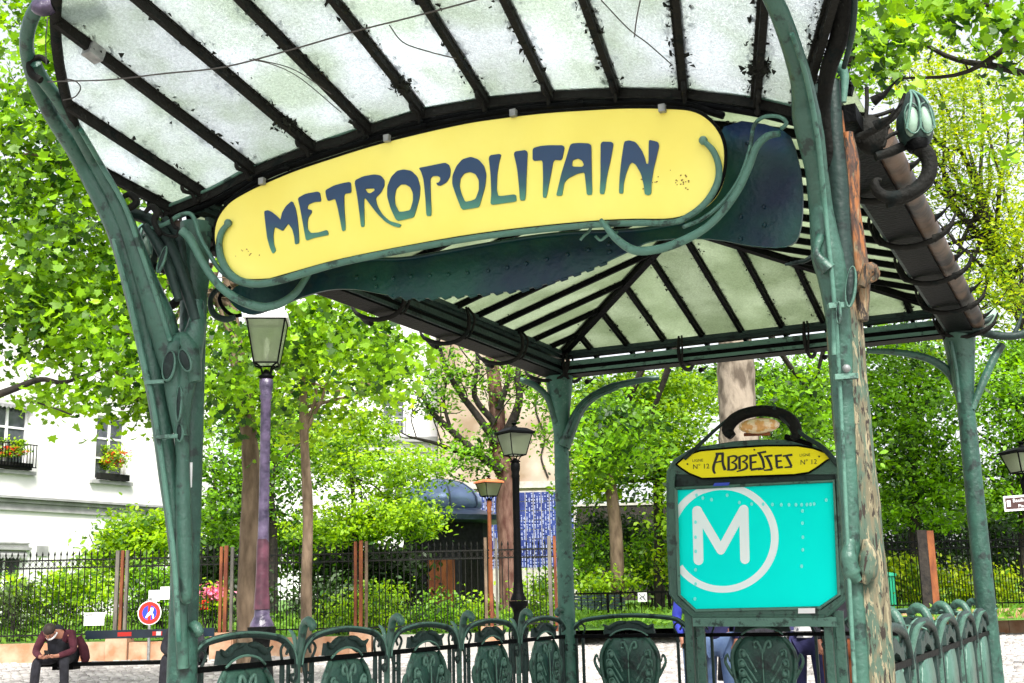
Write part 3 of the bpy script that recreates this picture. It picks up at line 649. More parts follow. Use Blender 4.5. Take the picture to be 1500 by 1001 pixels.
# balconet and boxes with flowers
def flower_box(label, o, half=1.0, dens=1):
    c = W((o[0]+o[1])/2, o[2]+.05, .14); b = thing('flower_box', label, 'flower box', c)
    mb = MB(); L = (o[1]-o[0])*half; sbar(mb, W, o[0]+.03, o[0]+L, o[2]-.0, o[2]+.2, .03, .22); part('box', mb, darkiron, b)
    h = .5*dens
    crown('foliage', b, [(c+Z*(.3+h/2), (L*.42, .13, h*.62), int(26*dens))], 26, .1, .09, leafD)
    crown('blossom', b, [(c+Z*(.3+h/2)+n_*.06, (L*.42, .12, h*.55), int(12*dens))], 12, .07, .1, redfl)
    return b
flower_box('flower box of orange and red geraniums in the right hand window of the white house', ops[1], dens=1.45)
flower_box('flower box with red geraniums behind the railing of the leftmost window', ops[0], dens=1.0)
bal = thing('window_railing', 'small wrought iron railing before the leftmost window of the white house', 'railing', W(ops[0][0], zA0, .2))
mb = MB(); o = ops[0]
for z in (zA0+.08, zA0+.75): mb.bar(W(o[0]-.05, z, .25), W(o[1]+.12, z, .25), .03, .03)
for i in range(15): s_ = o[0]+(o[1]-o[0]+.1)*i/14; mb.bar(W(s_, zA0+.08, .25), W(s_, zA0+.75, .25), .02, .02, up=n_)
part('bars', mb, black, bal)

# centre: white house with one window
P0 = at(520, 600, 58); P1 = at(650, 600, 59)
O_, d_, n_ = wall_plane(P0.copy(), P1.copy())
a, zt = SZ(560, 575); b, zb = SZ(594, 636)
t, W, _ = house('white_house', 'distant white house with a small iron balconet behind the reddish tree', P0.copy(), P1.copy(), -5, SZ(640, 600)[0], 1, 16, [(a, b, zb, zt), (a, b, zb-4, zt-4), (a-4, b-4, zb, zt)], plaster)
for oo in [(a, b, zb, zt), (a, b, zb-4, zt-4), (a-4, b-4, zb, zt)]: window(t, W, *oo, rows=3, fm=whitepaint)
mb = MB(); zz = SZ(600, 648)[1]
sbar(mb, W, -5, SZ(640, 600)[0], zz, zz+.25, .001, .25); sbar(mb, W, -5, SZ(640, 600)[0], zz-.5, zz-.4, .001, .12); part('cornice', mb, plasterg, t)
mb = MB()
for i in range(9): mb.bar(W(a+(b-a)*i/8, zb, .12), W(a+(b-a)*i/8, zb+.8, .12), .03, .03, up=n_)
mb.bar(W(a, zb+.8, .12), W(b, zb+.8, .12), .04, .04); part('balconet', mb, greym, t)
# peeling cream gable
P0 = at(640, 600, 56); P1 = at(850, 600, 56.5); O_, d_, n_ = wall_plane(P0.copy(), P1.copy())
t, W, _ = house('gable_building', 'blind cream gable wall with peeling stained plaster behind the reddish tree', P0.copy(), P1.copy(), .05, SZ(838, 600)[0], 1, 15, [], cream, cat='building')
mb = MB(); z_ = SZ(740, 716)[1]; sbar(mb, W, 0, SZ(838, 600)[0], z_, z_+.3, .001, .2); part('cornice', mb, stone_g, t)
mb = MB(); P = sm([(790, 560), (785, 600), (798, 640), (793, 670), (803, 700)], 5); mb.tube([onpl(x, y, O_+n_*.05, n_) for x, y in P], .045, 5); part('dead_vine', mb, bark_d, t)
# blue tiled wall: plain stand-in tiles with meaningless strokes
P0 = at(690, 760, 45); P1 = at(845, 760, 45); O_, d_, n_ = wall_plane(P0.copy(), P1.copy())
s0, z1 = SZ(640, 724); s1, z0 = SZ(843, 830); z1 = max(z1, SZ(800, 727)[1])
t = thing('tiled_wall', 'dark blue tiled wall covered in white strokes behind the black lamp post', 'wall', O_+d_*s0)
W = lambda s, z, o=0: O_+d_*s+Z*z+n_*o
mb = MB(); sbar(mb, W, s0-.05, s1+.05, .9, z1+.04, -.3, -.02); part('backing', mb, stone_g, t)
nx, nz = 17, 8; proto = None
tw, th_ = (s1-s0)/nx, (z1-z0)/nz
for i in range(nx):
    for j in range(nz):
        mb = MB(); sbar(mb, W, s0+i*tw+.012, s0+(i+1)*tw-.012, z0+j*th_+.012, z0+(j+1)*th_-.012, -.02, .0); part('tile', mb, tilem, t)
mb = MB()
for i in range(nx*3):
    for j in range(nz*3):
        if random.random() < .28 or (i < nx*1.9 and i > nx*1.5 and j > nz*2): continue
        s_ = s0+(i+.5)*tw/3; z_ = z0+(j+.5)*th_/3; k = random.random()
        L = tw/3*.42*(.5+random.random()*.5)
        if k < .5: sbar(mb, W, s_-L, s_+L*.6, z_-.014, z_+.014, .001, .004)
        if k > .3: sbar(mb, W, s_-.014, s_+.014, z_-.09, z_+.07, .001, .006)
part('white_strokes', mb, whitemark, t, kind='stuff')
w2 = thing('garden_wall', 'grey brown garden wall right of the blue tiled wall', 'wall', at(880, 800, 45)*V(1, 1, 0))
mb = MB(); p = at(847, 800, 45.3); q = at(1000, 800, 45.3); zt = at(870, 742, 45.3)[2]; mb.box(((p[0]+q[0])/2, 45.45, zt/2+.4), (q[0]-p[0], .3, zt-.8)); part('masonry', mb, bark_d, w2)
mb = MB(); mb.box(((p[0]+q[0])/2, 45.45, zt+.05), (q[0]-p[0], .4, .08)); part('coping', mb, stone_g, w2)

# ------------------------------------------------------------ kiosk with blue dome
yk = 36
c = gp(655, 800, yk); k_ = thing('kiosk', 'garden kiosk with blue zinc onion dome and dark body behind the fence', 'kiosk', c)
zr = at(650, 790, yk)[2]; zt = at(640, 703, yk)[2]; R_ = pm(62, yk); zd = at(650, 748, yk)[2]
H = zt-zd
mb = MB(); mb.lathe([(R_*.93, 0), (R_*1.0, H*.12), (R_*.98, H*.35), (R_*.86, H*.6), (R_*.62, H*.83), (R_*.3, H*.96), (.03, H)], (c[0]-.2, c[1], zd), 28); dm = part('dome', mb, bluezinc, k_)
mb = MB()
for a in range(8):
    an = a*PI/4+.3; mb.tube([(c[0]-.2+math.cos(an)*r*1.01, c[1]+math.sin(an)*r*1.01, zd+z) for r, z in [(R_*.93, 0), (R_, H*.12), (R_*.98, H*.35), (R_*.86, H*.6), (R_*.62, H*.83), (R_*.3, H*.96), (.03, H)]], .028, 5)
part('seam', mb, bluetrim, dm)
mb = MB(); mb.lathe([(R_*1.1, -.42), (R_*1.62, -.38), (R_*1.66, -.24), (R_*1.2, -.12), (R_*.95, 0)], (c[0]-.1, c[1], zd), 8, False, .2); part('canopy_roof', mb, bluetrim, k_)
mb = MB(); mb.lathe([(R_*1.02, 0), (R_*1.02, zd-.4-c[2])], c, 8, False, .2); part('body', mb, darkcloth, k_)
mb = MB(); mb.box(c+V(-.1, -R_*1.0, .95), (.75, .1, 1.9)); part('door', mb, woodr, k_)
mb = MB(); mb.box(c+V(.72, -R_*.85, 1.1), (.5, .12, 2.1)); part('poster_panel', mb, darkiron, k_)

# ------------------------------------------------------------ garden fences
yf = 26.0
def fence(label, x0, x1, y, ztop, z0, posts, m, pitch, base_h, dens_label=None, gap=()):
    t = thing('iron_fence', label, 'fence', (x0, y, g(y)))
    mb = MB(); H = ztop-z0; mb.tube([(0, 0, 0), (0, 0, H-.05)], .011, 5); mb.tube([(0, 0, H-.06), (0, 0, H-.02), (0, 0, H+.05)], [.011, .022, .002], 5)
    first = None; n = int((x1-x0)/pitch)
    for i in range(n+1):
        x = x0+i*pitch
        if any(a < x < b for a, b in gap): continue
        if first is None:
            t['_local'] = 1; first = mb.build('picket', m, t); first.location = (x-x0, 0, z0-g(y))
        else: share(first, 'picket', t, Matrix.Translation((x-x0, 0, z0-g(y))))
    del t['_local']
    for z in (ztop-.14, ztop-.3, z0+.12):
        mb = MB(); mb.bar((x0, y, z), (x1, y, z), .035, .03); part('rail', mb, m, t)
    mb = MB()
    for i in range(n):
        x = x0+(i+.5)*pitch
        if i % 1 == 0: mb.tube([(x+.048*math.cos(a), y, ztop-.22+.06*math.sin(a)) for a in np.linspace(0, 2*PI, 9)], .007, 4, caps=False)
    part('ring_frieze', mb, m, t, kind='stuff')
    mb = MB()
    for i in range(int(n/1)):
        x = x0+(i+.5)*pitch; mb.bar((x, y, z0+.12), (x, y, z0+.75), .012, .012, up=(0, 1, 0))
    part('dog_bars', mb, m, t, kind='stuff')
    for (px, wpx, mm, h) in posts:
        x = at(px, 860, y)[0]; mb = MB(); mb.box((x, y-.03, (z0+ztop+h)/2-.05), (pm(wpx, y), .09, ztop+h-z0+.1)); part('post', mb, mm, t)
    return t
zt_ = at(300, 806, yf)[2]; zb_ = at(300, 934, yf)[2]; xl = at(-30, 860, yf)[0]; xr = at(838, 860, yf)[0]
fence('long wrought iron garden fence with rust brown timber posts left of the rear canopy post', xl, xr, yf, zt_, zb_,
      [(172, 5, woodg, .03), (179, 4, woodr, .03), (186, 4, woodg, .03), (324, 4, woodr, .06), (331, 5, woodr, .08), (340, 4, woodg, .05), (521, 4, woodr, .1), (529, 5, woodr, .12), (537, 4, bark, .1), (712, 4, bark, .12), (720, 4.5, woodr, .12), (728, 3.5, woodg, .1), (806, 5, woodg, .12), (814, 4, woodr, .12)],
      darkiron, .128, .5)
t = thing('low_wall', 'low pink sandstone wall carrying the long iron garden fence', 'wall', (xl, yf, g(yf)))
for a, b, dz, m_ in [(-30, 159, 0, stone), (193, 246, -.02, stone), (310, 345, .05, stone), (350, 515, 0, stone), (548, 700, 0, stone_g), (735, 838, 0, stone_g)]:
    xa, xb = at(a, 940, yf)[0], at(b, 940, yf)[0]; n = max(1, round((xb-xa)/1.1))
    for i in range(n):
        u, v = xa+(xb-xa)*i/n+.006, xa+(xb-xa)*(i+1)/n-.006
        mb = MB(); mb.box(((u+v)/2, yf+.0+RNG.normal(0, .004), (g(yf)+zb_+dz)/2-.04), (v-u, .4, zb_+dz-g(yf)+.0)); part('stone_block', mb, m_, t)
for px in (176, 327, 530, 721):
    xa = at(px, 940, yf)[0]; mb = MB(); mb.box((xa, yf-.02, (g(yf)+zb_)/2+.02), (.44, .5, zb_-g(yf)+.14)); part('pier', mb, stone, t)
yr = 28.0
zt2 = at(1400, 790, yr)[2]; zb2 = at(1400, 893, yr)[2]
x0 = at(1235, 860, yr)[0]; x1 = at(1560, 860, yr)[0]
fence('dark iron garden fence with brown square posts at the right behind the canopy', x0, x1, yr, zt2+.1, zb2, [(1356, 14, bark_d, .12), (1368, 10, woodr, .1)], black, .13, .4)
t = thing('stone_kerb', 'low stone kerb under the right hand iron fence', 'wall', (x0, yr, g(yr)))
for i in range(7):
    u = x0+(x1-x0)*i/7; mb = MB(); mb.box((u+(x1-x0)/14, yr, (g(yr)+zb2)/2-.03), ((x1-x0)/7-.012, .4, zb2-g(yr)+.06)); part('stone_block', mb, stone, t)
# low railing at centre right
yl = 30.0
x0, x1 = at(836, 900, yl)[0], at(1240, 900, yl)[0]; za, zb3 = at(900, 869, yl)[2], at(900, 929, yl)[2]
t = thing('low_fence', 'waist high iron railing with white dog notice between rear post and map', 'fence', (x0, yl, g(yl)))
t['_local'] = 1
mb = MB(); mb.tube([(0, 0, 0), (0, 0, za-zb3)], .012, 5); f0 = mb.build('picket', black, t); f0.location = (.1, 0, zb3-g(yl))
n = int((x1-x0)/.16)
for i in range(1, n): share(f0, 'picket', t, Matrix.Translation((.1+i*.16, 0, zb3-g(yl))))
del t['_local']
for z in (za, zb3+.08): mb = MB(); mb.bar((x0, yl, z), (x1, yl, z), .045, .04); part('rail', mb, black, t)
for px in (840, 891, 982, 1100): mb = MB(); xx = at(px, 900, yl)[0]; mb.box((xx, yl, (g(yl)+za)/2), (.06, .06, za-g(yl))); part('post', mb, black, t)
def flat_sign(name, label, px, py, y, wpx, hpx, m, cat='sign', extra=None):
    c = at(px, py, y); t = thing(name, label, cat, c); mb = MB(); mb.box(c, (pm(wpx, y), .015, pm(hpx, y))); part('board', mb, m, t)
    F_ = lambda u, v, o=0: V(c[0]+pm(u, y), c[1]-.0095-o, c[2]+pm(v, y))
    if extra: extra(t, F_)
    return t
def lines(spec, m=inkm):
    def f(t, F_):
        mb = MB()
        for u0, u1, v, h in spec: mb.plate([[(u0, v), (u1, v), (u1, v+h), (u0, v+h)]], F_, (0, .001, 0))
        part('print', mb, m, t)
    return f
flat_sign('notice', 'white paper notice with printed lines on the fence above the seated man', 138, 907, yf-.06, 29, 18, whitepaint, 'notice', lines([(-13, -2, 5, 1.6), (-8, 10, 0, .7), (-9, 9, -3, .7), (-9, 3, -5, .6)]))
flat_sign('notice', 'small white card on the fence just left of the green post', 243, 869, yf-.06, 16, 18, whitepaint, 'notice', lines([(-3, 3, 2, .6)]))
flat_sign('notice', 'blank white sheet on the fence above the round red sign', 226, 873, yf-.08, 16, 16, whitepaint, 'notice')
def dogx(t, F_):
    mb = MB()
    for st in (stroke([(-4, -3), (-2, 0), (2, 1), (3, 4)], 1.1), stroke([(-3, -1), (-1, -4)], .9), stroke([(2, 0), (3, -4)], .9)): mb.plate([st], F_, (0, .001, 0))
    part('pictogram', mb, inkm, t)
    mb = MB(); mb.plate([stroke([(-5, 5), (0, 0), (5, -5)], .8)], lambda u, v: F_(u, v, .001), (0, .0008, 0)); part('slash', mb, inkm, t)
flat_sign('notice', 'square white no dogs notice on the low railing', 941, 875, yl-.05, 13, 13, whitepaint, 'notice', dogx)
# round no parking sign
ys_ = yf-.3; c = at(219, 898, ys_); t = thing('round_sign', 'round red and blue no stopping sign with a white figure sticker by the fence', 'road sign', c)
def disc(r, y0, m, nm, rr=None):
    mb = MB(); A = np.linspace(0, 2*PI, 33)[:-1]; L = [[(r*math.cos(a), r*math.sin(a)) for a in A]]
    if rr: L.append([(rr*math.cos(a), rr*math.sin(a)) for a in A])
    mb.plate(L, lambda u, v: V(c[0]+pm(u, ys_), c[1]-y0, c[2]+pm(v, ys_)), (0, .004, 0)); part(nm, mb, m, t)
disc(17, .0, whitepaint, 'disc'); disc(15.6, .006, redsign, 'red_ring', 10.5); disc(10.4, .006, bluesign, 'blue_field')
mb = MB(); fS = lambda u, v: V(c[0]+pm(u, ys_), c[1]-.012, c[2]+pm(v, ys_)); mb.plate([[(-2, -10.5), (2, -10.5), (2, 10.5), (-2, 10.5)]], fS, (0, .004, 0)); part('red_bar', mb, redsign, t)
mb = MB(); fS2 = lambda u, v: V(c[0]+pm(u, ys_), c[1]-.015, c[2]+pm(v, ys_)); mb.plate([stroke([(4, 7), (3, 2), (-1, -2), (-5, -7)], [5, 4, 4, 2])], fS2, (0, .002, 0)); mb.plate([stroke([(2, 1), (5, -3), (6, -8)], [3, 2.5, 2])], lambda u, v: fS2(u, v)-V(0, .001, 0), (0, .0005, 0)); part('sticker', mb, stickm, t)
mb = MB(); mb.tube([c+V(0, .03, .3), V(c[0], c[1]+.03, g(ys_))], .03, 8); part('pole', mb, greym, t)
# park bench, bin
yb = 31.2; c = gp(873, 900, yb); t = thing('park_bench', 'dark green slatted park bench behind the low railing', 'bench', c)
for k in range(4): mb = MB(); mb.box((c[0], c[1]+.2+k*.015, at(873, 874+k*5, yb)[2]), (1.5, .03, .07)); part('backrest_slat', mb, green_d, t)
for k in range(3): mb = MB(); mb.box((c[0], c[1]-.05-.13*k, c[2]+.62), (1.5, .11, .03)); part('seat_slat', mb, green_d, t)
for s_ in (-.65, .65): mb = MB(); mb.box(c+V(s_, -.1, .3), (.06, .5, .6)); mb.box(c+V(s_, .2, .6), (.06, .05, 1.0)); part('leg', mb, black, t)
yb = 29.6; c = gp(1302, 900, yb); zt3 = at(1302, 838, yb)[2]; t = thing('litter_bin', 'emerald green litter bin among the plants behind the right fence', 'bin', c)
mb = MB(); mb.lathe([(.2, .3), (.22, zt3-c[2]-.1)], c, 14); part('bin_body', mb, emerald, t)
mb = MB(); mb.lathe([(.25, zt3-c[2]-.1), (.25, zt3-c[2]-.04), (.05, zt3-c[2])], c, 14); part('lid', mb, emerald, t)
mb = MB(); mb.tube([c, c+V(0, 0, .4)], .04, 8); part('post', mb, black, t)

# ------------------------------------------------------------ street lanterns
def lantern(label, px, ybot, ytop, wpx, y, pole_m, roof_m, pole_r, flange_y, ang=.3, glass=glass_l, roof_h=.42, ped=1.0, wide=.12):
    c = gp(px, 900, y); t = thing('street_lamp', label, 'street lamp', c)
    zb, zt = at(px, ybot, y)[2], at(px, ytop, y)[2]; W2 = pm(wpx, y)/2; W1 = W2*.62; zf = at(px, flange_y, y)[2]
    cx = at(px, (ybot+flange_y)/2, y)[0]; c = V(cx, y, c[2])
    H = zt-zb; R = rotz(ang); sq = [(-1, -1), (1, -1), (1, 1), (-1, 1)]
    B = [c*V(1, 1, 0)+R @ V(a*W1, b*W1, 0)+Z*zb for a, b in sq]; T = [c*V(1, 1, 0)+R @ V(a*W2, b*W2, 0)+Z*zt for a, b in sq]
    for i in range(4):
        j = (i+1) % 4; mb = MB(); q = [B[i], B[j], T[j], T[i]]; mb.add([p*.97+np.mean(q, 0)*.03 for p in q], [(0, 1, 2, 3)]); part('glass_pane', mb, glass, t)
    mb = MB(); fr = W2*.055
    for i in range(4):
        j = (i+1) % 4; mb.tube([B[i], T[i]], fr, 4, smooth=False); mb.tube([B[i], B[j]], fr, 4, smooth=False); mb.tube([T[i], T[j]], fr*1.3, 4, smooth=False)
    part('lantern_frame', mb, black, t)
    cc = c*V(1, 1, 0)
    mb = MB(); rings = [(1.16, 0, 0), (1.16, .03, 0), (.7, roof_h*H*.62, 0), (.62, roof_h*H*.66, 0), (.2, roof_h*H*.72, 0)]
    vs = [cc+R @ V(a*W2*s, b*W2*s, 0)+Z*(zt+h) for s, h, _ in rings for a, b in sq]
    mb.add(vs, [(k*4+i, k*4+(i+1) % 4, (k+1)*4+(i+1) % 4, (k+1)*4+i) for k in range(len(rings)-1) for i in range(4)]+[(0, 3, 2, 1), (16, 17, 18, 19)]); part('roof', mb, roof_m, t)
    mb = MB(); h0 = zt+roof_h*H*.72; mb.lathe([(W2*.22, 0), (W2*.24, W2*.1), (W2*.1, W2*.16), (W2*.2, W2*.3), (W2*.26, W2*.34), (W2*.03, W2*.42)], (cx, y, h0), 12); part('finial', mb, roof_m if roof_m is not orangetop else darkiron, t)
    mb = MB(); mb.ball((cx, y, zb+H*.35), (W2*.16, W2*.16, H*.3)); part('bulb', mb, whitepaint, t)
    mb = MB(); zn = zb-H*.32
    for p in B: mb.tube(sm([p, (p+V(cx, y, zb))/2+Z*(-H*.08), V(cx, y, zn)+(p-V(cx, y, zb))*.25], 4), fr*.9, 5)
    mb.lathe([(pole_r*1.2, 0), (pole_r*1.6, H*.05), (pole_r*.8, H*.12), (pole_r*.5, H*.2)], (cx, y, zn-H*.02), 12); part('cradle', mb, black, t)
    gz = g(y)
    P = [(pole_r*.9, zn-gz), (pole_r*1.35, zn-gz-.03), (pole_r*1.35, zn-gz-.12), (pole_r, zn-gz-.2), (pole_r*1.25, zn-gz-.24), (pole_r, zn-gz-.28), (pole_r*1.0, (zn+zf)/2-gz), (pole_r*1.2, zf-gz+.35), (pole_r*1.5, zf-gz+.12), (pole_r*2.1, zf-gz+.05), (pole_r*2.3, zf-gz)]
    mb = MB(); mb.lathe(P[::-1], (cx, y, gz), 16); part('pole', mb, pole_m, t)
    mb = MB(); h = zf-gz; r = pole_r
    mb.lathe([(r*3.2, 0), (r*3.2, h*.12), (r*2.6, h*.16), (r*2.2, h*.6), (r*1.5, h*.8), (r*1.7, h*.88), (r*2.6, h*.93), (r*2.7, h-.005)], (cx, y, gz), 12); part('pedestal', mb, black if pole_m is not lilac else darkiron, t)
    return t
lantern('large lantern on a lilac grey post with a white lit roof under the sign', 387, 534, 472, 56, 15, lilac, whitepaint, .064, 918, ang=.12, roof_h=.62)  # white roof colour carries the light falling on it
t_ = bpy.data.objects['street_lamp']; mb = MB(); c_ = at(382, 850, 15)
z0_, z1_ = at(382, 893, 15)[2], at(382, 790, 15)[2]
mb.lathe([(.1, z0_), (.084, z0_+.25), (.079, (z0_+z1_)/2), (.076, z1_-.1), (.072, z1_)], (at(387, 780, 15)[0]-.012, 15, 0), 16)
LOW = mb
lantern('black street lamp with black roofed lantern left of the rear canopy post', 757, 667, 636, 38, 21, black, black, .06, 880, ang=.55)
lantern('small lantern with orange copper roof on a thin post behind the fence', 718, 727, 708, 28, 27.5, woodr, orangetop, .045, 905, ang=.6)
part('lower_shaft', LOW, maroonp, t_, 'maroon lower part of the shaft')
L4 = lantern('lantern at the right picture edge above the brown direction sign', 1512, 692, 664, 44, 20, black, black, .06, 900, ang=.2)
# brown direction sign (two short lines of small white lettering, illegible beyond its first letters)
c = at(1504, 736, 19.9); t = thing('direction_sign', 'brown direction board with white rim on the post at the right picture edge', 'sign', c)
wS, hS = pm(66, 19.9), pm(22, 19.9); tilt = .05
fD = lambda u, v, o=0: V(c[0]+u, c[1]-o, c[2]+v+u*tilt)
mb = MB(); mb.plate([[(-wS/2, -hS/2), (wS/2, -hS/2), (wS/2, hS/2), (-wS/2, hS/2)]], lambda u, v: fD(u, v), (0, .02, 0)); part('board', mb, whitepaint, t)
mb = MB(); k = .88; mb.plate([[(-wS/2*.94, -hS/2*.74), (wS/2*.94, -hS/2*.74), (wS/2*.94, hS/2*.74), (-wS/2*.94, hS/2*.74)]], lambda u, v: fD(u, v, .003), (0, .002, 0)); part('panel', mb, brownsign, t)
mb = MB(); mb.plate([[(-wS*.44, -.05), (-wS*.36, -.05), (-wS*.36, .05), (-wS*.44, .05)]], lambda u, v: fD(u, v, .006), (0, .002, 0)); part('pictogram', mb, whitepaint, t)
text_plate('Basilique', .085, lambda u, v: fD(u-wS*.31, v+.015, .006), whitepaint, 'lettering', t, 0)
text_plate('Place', .075, lambda u, v: fD(u-wS*.2, v-.075, .006), whitepaint, 'lettering', t, 0)

# ============================================================ BENCH RAIL AND PEOPLE
yM = 18.0
zs = at(150, 969, yM)[2]; zbk = at(190, 929, yM+.3)[2]
xa, xb = at(57, 969, yM)[0], at(300, 969, yM)[0]
t = thing('perch_bench', 'dark bench with a fat graffiti marked back rail where the man in maroon sits', 'bench', ((xa+xb)/2, yM, g(yM)))
mb = MB(); mb.box(((xa+xb)/2, yM, zs-.03), (xb-xa, .3, .05)); part('seat', mb, black, t)
mb = MB(); mb.box(((xa+xb)/2+.3, yM+.3, zbk), (xb-xa-.5, .05, .12)); bk = part('back_rail', mb, mat('blue_black_paint', (.006, .014, .03), (.01, .03, .05), .4, scale=4), t)
for px, wpx, m_, k in ((182, 20, redsign, 0), (230, 14, redsign, 1), (232, 7, whitepaint, 2)):
    p = at(px, 929, yM+.26); mb = MB(); mb.box((p[0], yM+.272-.002*k, zbk), (pm(wpx, yM), .004, .06)); part('sticker', mb, m_, bk)
for px in (93, 262):
    xx = at(px, 990, yM)[0]; mb = MB()
    mb.tube([(xx-.14, yM, g(yM)), (xx, yM, zs-.2), (xx, yM, zs-.05)], .025, 6); mb.tube([(xx+.14, yM, g(yM)), (xx, yM, zs-.2)], .025, 6); mb.box((xx, yM+.1, zs-.08), (.3, .3, .05)); mb.tube([(xx, yM+.1, zs-.05), (xx, yM+.3, zbk)], .02, 6); part('leg', mb, black, t)

def skin_obj(name, joints, edges, radii, m, parent, sub=2):
    me = bpy.data.meshes.new(name); keys = list(joints); L = np.array(parent.location)
    used = sorted({k for e in edges for k in e}, key=keys.index); ix = {k: i for i, k in enumerate(used)}
    me.from_pydata([tuple(np.array(joints[k])-L) for k in used], [(ix[a], ix[b]) for a, b in edges], [])
    ob = bpy.data.objects.new(name, me); COL.objects.link(ob)
    sk = ob.modifiers.new('skin', 'SKIN'); sk.use_smooth_shade = True
    if not me.skin_vertices:
        pass
    for i, k in enumerate(used):
        r = radii[k]; me.skin_vertices[0].data[i].radius = (r, r) if np.isscalar(r) else r
    me.skin_vertices[0].data[0].use_root = True
    ss = ob.modifiers.new('sub', 'SUBSURF'); ss.levels = sub; ss.render_levels = sub
    dg = bpy.context.evaluated_depsgraph_get(); dg.update(); nm = bpy.data.meshes.new_from_object(ob.evaluated_get(dg))
    bpy.data.objects.remove(ob); nm.materials.clear(); nm.materials.append(m)
    for p in nm.polygons: p.use_smooth = True
    o2 = bpy.data.objects.new(name, nm); COL.objects.link(o2); o2.parent = parent; return o2
def mixp(a, b, t): return np.array(a)*(1-t)+np.array(b)*t
def person(label, J, cols, sc=1.0, hold=None, hair_col=hairm, facing=(0, -1, 0), extra_hand=True, long_jacket=True):
    """J: joints pelvis, waist, chest, neck, head_c, head_up, shoulders/elbows/wrists/hips/knees/ankles _l/_r, hand direction"""
    base = (np.array(J['ankle_l'])+np.array(J['ankle_r']))/2*V(1, 1, 0)+Z*min(J['ankle_l'][2]-.08*sc, J['ankle_r'][2]-.08*sc)
    t = thing('person', label, 'person', base)
    hu = np.array(J['head_up'], float); hu /= np.linalg.norm(hu); fc = np.array(facing, float); fc -= hu*(fc @ hu); fc /= np.linalg.norm(fc); sd = np.cross(hu, fc)
    hc = np.array(J['head'], float)
    J = {k: np.array(v, float) for k, v in J.items()}
    J['h0'] = hc-hu*.085*sc+fc*.015*sc; J['h1'] = hc-hu*.02*sc+fc*.012; J['h2'] = hc+hu*.055*sc-fc*.005; J['chin'] = hc-hu*.1*sc+fc*.055*sc
    e = [('pelvis', 'waist'), ('waist', 'chest'), ('chest', 'neck'), ('neck', 'h0'), ('h0', 'h1'), ('h1', 'h2'), ('h0', 'chin')]
    R = dict(pelvis=.15, waist=.125, chest=.15, neck=.058, h0=.062, h1=.083, h2=.075, chin=.028)
    for s in 'lr':
        e += [('chest', 'shoulder_'+s), ('shoulder_'+s, 'elbow_'+s), ('elbow_'+s, 'wrist_'+s), ('pelvis', 'hip_'+s), ('hip_'+s, 'knee_'+s), ('knee_'+s, 'ankle_'+s)]
        R.update({'shoulder_'+s: .062, 'elbow_'+s: .042, 'wrist_'+s: .028, 'hip_'+s: .088, 'knee_'+s: .06, 'ankle_'+s: .042})
        w_ = J['wrist_'+s]; hd = J['hand_'+s]; hd = hd/np.linalg.norm(hd); sx = np.cross(hd, fc); sx /= np.linalg.norm(sx)+1e-9
        J['palm_'+s] = w_+hd*.06*sc; R['palm_'+s] = .026; e.append(('wrist_'+s, 'palm_'+s))
        for i, (off, ln) in enumerate(((-.027, .07), (-.009, .08), (.009, .075), (.027, .06))):
            a, b = 'f%d%s' % (i, s), 'g%d%s' % (i, s); J[a] = J['palm_'+s]+(hd*ln*.55+sx*off)*sc; J[b] = J[a]+(hd*.6+fc*-.5)*ln*.5*sc
            R[a] = .0095; R[b] = .007; e += [('palm_'+s, a), (a, b)]
        a, b = 'ta'+s, 'tb'+s; J[a] = w_+(hd*.045+sx*(.04 if s == 'l' else -.04))*sc; J[b] = J[a]+(hd*.035+sx*(.012 if s == 'l' else -.012))*sc; R[a] = .011; R[b] = .008; e += [('wrist_'+s, a), (a, b)]
    R = {k: v*sc for k, v in R.items()}
    skin_obj('body', J, e, R, skinm, t)
    # face
    mb = MB(); Rm = np.array([sd, fc, hu]).T
    mb.ball(hc+fc*.098*sc-hu*.02*sc, V(.012, .018, .024)*sc, 6, 4, Rm)
    for q in (-1, 1): mb.ball(hc+sd*q*.082*sc-hu*.01*sc, V(.01, .022, .032)*sc, 6, 4, Rm)
    part('nose_and_ears', mb, skinm, t)
    mb = MB()
    for q in (-1, 1): mb.ball(hc+fc*.082*sc+sd*q*.032*sc+hu*.01*sc, .011*sc, 6, 4)
    mb.ball(hc+fc*.082*sc-hu*.062*sc, V(.026, .008, .007)*sc, 6, 4, Rm); part('eyes_and_mouth', mb, hairm, t)
    mb = MB(); mb.ball(hc+hu*.042*sc-fc*.022*sc, V(.092, .1, .085)*sc, 12, 8, Rm); part('hair', mb, hair_col, t)
    # clothes
    E2_ = [('pelvis', 'hip_l'), ('pelvis', 'hip_r'), ('hip_l', 'knee_l'), ('knee_l', 'al'), ('hip_r', 'knee_r'), ('knee_r', 'ar')]
    J['al'] = mixp(J['ankle_l'], J['knee_l'], .08); J['ar'] = mixp(J['ankle_r'], J['knee_r'], .08)
    Rt = dict(pelvis=.162, hip_l=.105, hip_r=.105, knee_l=.078, knee_r=.078, al=.066, ar=.066); Rt = {k: v*sc for k, v in Rt.items()}
    skin_obj('trousers', J, E2_, Rt, cols['trousers'], t)
    J['pw'] = mixp(J['pelvis'], J['waist'], -.1 if long_jacket else .5); J['cn'] = mixp(J['chest'], J['neck'], .55)
    Ej = [('chest', 'waist'), ('waist', 'pw'), ('chest', 'cn')]; Rj = dict(chest=.172, waist=.152, pw=.175, cn=.085)
    for s in 'lr':
        J['w'+s] = mixp(J['wrist_'+s], J['elbow_'+s], .1)
        Ej += [('chest', 'shoulder_'+s), ('shoulder_'+s, 'elbow_'+s), ('elbow_'+s, 'w'+s)]; Rj.update({'shoulder_'+s: .082, 'elbow_'+s: .06, 'w'+s: .045})
    Rj = {k: v*sc for k, v in Rj.items()}
